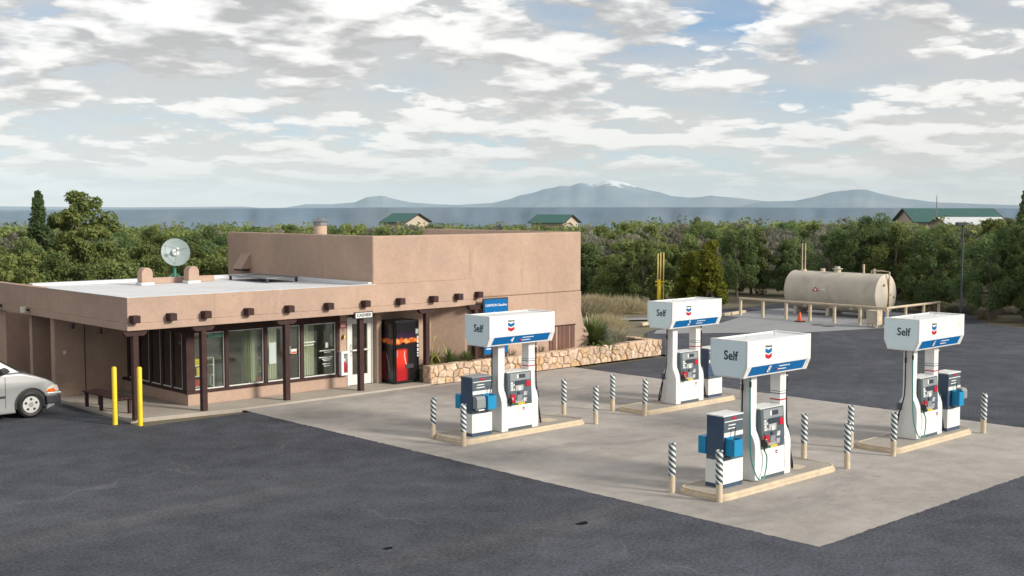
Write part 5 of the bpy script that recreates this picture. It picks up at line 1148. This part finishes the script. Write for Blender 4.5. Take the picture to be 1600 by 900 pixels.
PROTO = {
 'juniper_a': proto('juniper_a', 1, 3.7, 1.45, .25, egg, 62, 230, .34, .066, F_JUN), 'juniper_b': proto('juniper_b', 2, 3.3, 1.65, .15, egg, 66, 230, .36, .066, F_JUN),
 'juniper_c': proto('juniper_c', 3, 4.1, 1.35, .30, lambda h: egg(h)*(.8+.2*math.sin(9*h)), 60, 230, .33, .066, F_JUN), 'pinyon_a': proto('pinyon_a', 4, 4.3, 1.55, .7, egg, 64, 220, .36, .064, F_PIN),
 'pinyon_b': proto('pinyon_b', 5, 3.9, 1.45, .5, cone, 58, 220, .34, .064, F_PIN), 'grey_a': proto('grey_a', 6, 3.2, 1.45, .5, egg, 60, 90, .36, .075, F_GRY, DEAD, limbs=34, trunk=.075),
 'grey_b': proto('grey_b', 7, 3.6, 1.30, .6, egg, 56, 60, .34, .075, F_GRY, DEAD, limbs=40, trunk=.08), 'yellow': proto('yellow', 8, 3.5, 1.0, .2, cone, 70, 150, .24, .075, F_YEL),
 'round': proto('round', 9, 5.9, 1.12, 1.7, rnd_, 105, 190, .27, .075, F_JUN, lean=.1, trunk=.16), 'spire': proto('spire', 10, 6.1, .80, .3, spire, 150, 110, .24, .070, F_PIN, strat=True),
}
def dead_mesh(seed, H):
    r = random.Random(seed); b = MB()
    def br(p, d, l, rad, lev):
        q = p + d * l; mid = p + d * l * .5 + Vector((r.uniform(-1,1), r.uniform(-1,1), 0)) * l * .08
        b.tube([p, mid, q], rad, 4 if lev > 1 else 6, rad * .55)
        if lev >= 4: return
        for _ in range(r.randint(3, 4)):
            nd = (d + Vector((r.uniform(-1,1), r.uniform(-1,1), r.uniform(-.35,.7))) * .85).normalized(); br(p + d * l * r.uniform(.45, 1.0), nd, l * r.uniform(.5, .75), rad * .5, lev + 1)
    for _ in range(2): br(Vector((r.uniform(-.1,.1), r.uniform(-.1,.1), -.2)), Vector((r.uniform(-.3,.3), r.uniform(-.3,.3), 1)).normalized(), H * .45, .075, 0)
    me = bpy.data.meshes.new('dead_tree'); me.from_pydata(b.v, [], b.f); me.materials.append(DEAD); return me
DEADM = [dead_mesh(3, 4.2), dead_mesh(8, 3.6)]
def plant(kind, name, label, p, s, rz, group=None, cat='tree', sz=1.0):
    cm, tm = PROTO[kind]; t = thing(name, label, cat, p, group); t.rotation_euler.z = rz; t.scale = (s, s, s * sz)
    for nm, me in (('crown', cm), ('trunk', tm)): o = bpy.data.objects.new(nm, me); COL.objects.link(o); o.parent = t
    return t
def gz(p): return land_z(math.hypot(p.x, p.y))
def lone(kind, name, label, u, depth, s, sz=1.0, rz=0.0):
    p = spot(u, depth); p.z = gz(p); return plant(kind, name, label, p, s, rz, sz=sz)
TAKEN = []
def take(u, d, r_): q = spot(u, d); TAKEN.append((q.x, q.y, r_))
lone('round', 'pine_tree', 'tall round-headed dark green tree at left, highest in view', 124, 46, 1.0); take(126, 46, 1.6)
lone('spire', 'juniper_tree', 'narrow pointed dark green tree left of the round-headed tree', 62, 45, .98); take(62, 47, 1.6)
lone('yellow', 'juniper_tree', 'bright yellow-green pointed juniper right of the yellow vent pipes', 1108, 62, 1.15); take(1108, 62, 1.2)
lone('yellow', 'juniper_tree', 'smaller yellow-green pointed juniper just right of the vent pipes', 1078, 63, .95); take(1078, 63, 1.0)
lone('spire', 'pine_tree', 'tall dark tree cut by the right edge of the picture', 1601, 60, 1.02); take(1601, 60, 1.0)
q = spot(1018, 92); q.z = gz(q); o = bpy.data.objects.new('dead_tree', DEADM[0]); COL.objects.link(o); o.location = q; o.scale = (1.1, 1.1, 1.12); tag(o, 'bare grey snag rising above the trees right of the tall block', 'tree')

def in_lot(x, y):
    if 12 < x < 30 and y < 37.5: return True
    if x <= 13 and y < 37.0: return True
    if x >= 30 and y < 42.0 and x < 53.5 + .25*max(0, y - 26): return True
    if x < 50 + .35*(y - 16) and y < 28 and x < 56: return True
    return False
ZONES = ((0, 'beyond the left edge'), (50, 'at the left edge'), (100, 'below the pointed tree'), (165, 'beneath the round-headed tree'), (215, 'left of the roof piers'), (255, 'above the left roof pier'), (300, 'behind the satellite dish'), (357, 'between the dish and the tall block'),
 (440, 'above the scupper side of the tall block'), (530, 'behind the chimney'), (600, 'between the chimney and the left green-roofed house'), (690, 'around the left green-roofed house'), (815, 'between the two green-roofed houses'), (912, 'around the right green-roofed house'), (960, 'just right of the tall block'), (1010, 'behind the straw-coloured brush'),
 (1060, 'behind the yellow vent pipes'), (1135, 'around the yellow-green junipers'), (1190, 'left of the tank vents'), (1230, 'at the left end of the tank'), (1310, 'behind the left half of the tank'), (1395, 'behind the right half of the tank'), (1460, 'right of the tank end'), (1530, 'around the lamp pole'), (1590, 'below the white roof at right'), (9999, 'at the right edge'))
def scatter():
    rng = random.Random(21); done = list(TAKEN); cand = []
    for _ in range(60000):
        d = 38 + 88 * rng.random() ** .8; u = rng.uniform(-140, 1740); p = spot(u, d)
        if in_lot(p.x, p.y): continue
        if 590 < u < 912 and d < 90 and hgt(300, d) > 0 and d < 62: continue
        r_ = .80 + .006 * (d - 38)
        if any((p.x - a) ** 2 + (p.y - b_) ** 2 < (r_ + c * .35) ** 2 for a, b_, c in done): continue
        done.append((p.x, p.y, r_)); cand.append((d, u, p))
        if len(cand) >= 620: break
    cand.sort(key=lambda q: q[0])
    NM = {'juniper_a': ('juniper_tree', 'bushy green juniper'), 'juniper_b': ('juniper_tree', 'bushy green juniper'), 'juniper_c': ('juniper_tree', 'bushy green juniper'), 'pinyon_a': ('pinyon_tree', 'dark green pinyon'), 'pinyon_b': ('pinyon_tree', 'dark green pinyon'), 'grey_a': ('grey_tree', 'grey half-bare tree'), 'grey_b': ('grey_tree', 'grey half-bare tree')}
    for d, u, p in cand:
        q = rng.random(); right = u > 1180
        if u < 420: kd = 'juniper_a' if q < .34 else 'juniper_b' if q < .62 else 'juniper_c' if q < .8 else 'pinyon_a' if q < .88 else 'grey_a' if q < .95 else 'grey_b'
        elif u < 1180: kd = 'juniper_a' if q < .22 else 'juniper_b' if q < .42 else 'juniper_c' if q < .55 else 'pinyon_a' if q < .68 else 'pinyon_b' if q < .74 else 'grey_a' if q < .88 else 'grey_b'
        else: kd = 'juniper_a' if q < .16 else 'juniper_c' if q < .28 else 'pinyon_a' if q < .44 else 'pinyon_b' if q < .54 else 'grey_a' if q < .80 else 'grey_b'
        if u > 1150 and d < 72: kd = rng.choice(['pinyon_a', 'pinyon_b', 'pinyon_a', 'juniper_c', 'juniper_a'])
        zone = next(z for lim, z in ZONES if u < lim)
        p.z = gz(p); name, lab = NM[kd]
        Hn = {'juniper_a': 3.7, 'juniper_b': 3.3, 'juniper_c': 4.1, 'pinyon_a': 4.3, 'pinyon_b': 3.9, 'grey_a': 3.2, 'grey_b': 3.6}[kd]
        sc = min(rng.uniform(.82, 1.16), hgt(rng.uniform(*((352, 382) if u < 420 else (349, 372) if u < 950 else (341, 366))), d) / Hn)
        z_ = rng.uniform(.88, 1.10) * (1.05 if u > 1000 else .98); hh = sc * Hn * z_; size = 'tall' if hh > 4.0 else 'low' if hh < 3.1 else 'mid-sized'
        row = 'front row' if d < 62 else 'middle rows' if d < 88 else 'back rows'
        lb = f'{size} {lab} in the {row} {zone}'; gp = f'{lab}s in the {row} {zone}'
        plant(kd, name, lb, p, sc, rng.uniform(0, 6.3), gp, sz=z_)
scatter()
# the wood beyond reads as one mass
def far_wood():
    rng = np.random.default_rng(5); protos = []
    for sd in (1, 2, 3):
        r2 = np.random.default_rng(40 + sd); c = clumps(r2, 26, egg); C = np.stack([c[:,0]*1.6, c[:,1]*1.6, .2 + c[:,2]*3.6], 1); protos.append(leaves(r2, C, .55*r2.uniform(.6, 1.2, 26), 18, .18))
    for nm, fm, share in (('far_green_wood', F_JUN, .62), ('far_dark_wood', F_PIN, .22), ('far_grey_wood', F_GRY, .16)):
        VV = []; n = 0
        for _ in range(int(1500 * share)):
            d = 108 + 330 * rng.random() ** 1.2; u = rng.uniform(-260, 1860); p = spot(u, d); z = gz(p)
            V, Fq = protos[rng.integers(3)]; a = rng.uniform(0, 6.3); s = rng.uniform(.75, 1.25); ca, sa = math.cos(a)*s, math.sin(a)*s
            VV.append(np.stack([V[:,0]*ca - V[:,1]*sa + p.x, V[:,0]*sa + V[:,1]*ca + p.y, V[:,2]*min(s*rng.uniform(.85, 1.1), (hgt(rng.uniform(347, 356) if u < 950 else rng.uniform(339, 350), d) - z)/4.0) + z], 1)); n += 1
        V = np.concatenate(VV); me = np_mesh(nm, V, np.arange(len(V)).reshape(-1, 4), fm); o = bpy.data.objects.new(nm, me); COL.objects.link(o)
        tag(o, {'far_green_wood': 'distant green juniper woodland along the skyline', 'far_dark_wood': 'distant dark pinyon woodland along the skyline', 'far_grey_wood': 'distant grey scrub woodland along the skyline'}[nm], 'woodland', kind='stuff')
far_wood()
# dry brush right of the building and under the trees
def brush_mesh(seed, R, H, m, n=900):
    rng = np.random.default_rng(seed); a = rng.uniform(0, 2*np.pi, n); el = np.arcsin(rng.uniform(.08, 1, n)); l = rng.uniform(.55, 1.1, n)
    d = np.stack([np.cos(a)*np.cos(el)*R, np.sin(a)*np.cos(el)*R, np.sin(el)*H], 1) * l[:, None]
    base = rng.normal(size=(n, 3)) * np.array([R*.30, R*.30, 0]); side = np.cross(d, rng.normal(size=(n, 3))); side /= np.linalg.norm(side, axis=1)[:, None]
    w_ = .011 * (R / .6) ** .5; V = np.stack([base - side*w_, base + side*w_, base + d*.6 + side*w_*1.3, base + d + side*w_*.3], 1).reshape(-1, 3)
    return np_mesh('brush', V, np.arange(4*n).reshape(n, 4), m)
BR = [brush_mesh(1, .75, .75, F_DRY, 1500), brush_mesh(2, .6, .55, F_DRY, 1300), brush_mesh(3, .65, .6, F_GRY, 1300)]
def brushes():
    r = random.Random(9); n = 0
    k = 0
    while k < 26:
        q = spot(r.uniform(925, 1040), r.uniform(41.5, 47))
        if not (28.25 < q.y and q.x > 29.6 and (q.y > 29.9 or q.x < 31.8) and q.x < 36.0 and not (q.x > 32 and q.y < 30.6 + .5*(q.x-33))) or (q - Vector((29.95, 27.95, 0))).length < 1.6: continue
        o = bpy.data.objects.new('dry_shrub', BR[r.choice((0, 1, 1, 2))]); COL.objects.link(o); o.location = (q.x, q.y, .40 if q.y < 32 else .1); o.rotation_euler.z = r.uniform(0, 6); s = r.uniform(.75, 1.1); o.scale = (s, s, s*.9); k += 1
        tag(o, 'dry grey-tan shrub in the planting bed behind the stone planter', 'shrub', 'dry shrubs in the planting bed')
    k = 0
    while k < 34:
        d = r.uniform(50, 60); u = r.uniform(905, 1030); p = spot(u, d)
        if p.y < 39.6 or p.y > 46: continue
        o = bpy.data.objects.new('dry_shrub', BR[r.choice((0, 0, 1, 2))]); COL.objects.link(o); p.z = gz(p); o.location = p; o.rotation_euler.z = r.uniform(0, 6); s = r.uniform(.95, 1.55); o.scale = (s, s, s*.9); k += 1
        tag(o, 'tall straw-coloured shrub in the brush before the trees', 'shrub', 'straw-coloured shrubs before the trees')
    for i in range(90):
        u = r.uniform(1040, 1620); d = r.uniform(55, 66); p = spot(u, d)
        if in_lot(p.x, p.y): continue
        o = bpy.data.objects.new('dry_shrub', BR[r.choice((1, 2, 2))]); COL.objects.link(o); p.z = gz(p); o.location = p; o.rotation_euler.z = r.uniform(0, 6); s = r.uniform(.6, 1.1); o.scale = (s, s, s)
        tag(o, 'low grey scrub at the foot of the trees behind the lot', 'shrub', 'low scrub at the foot of the trees')
brushes()
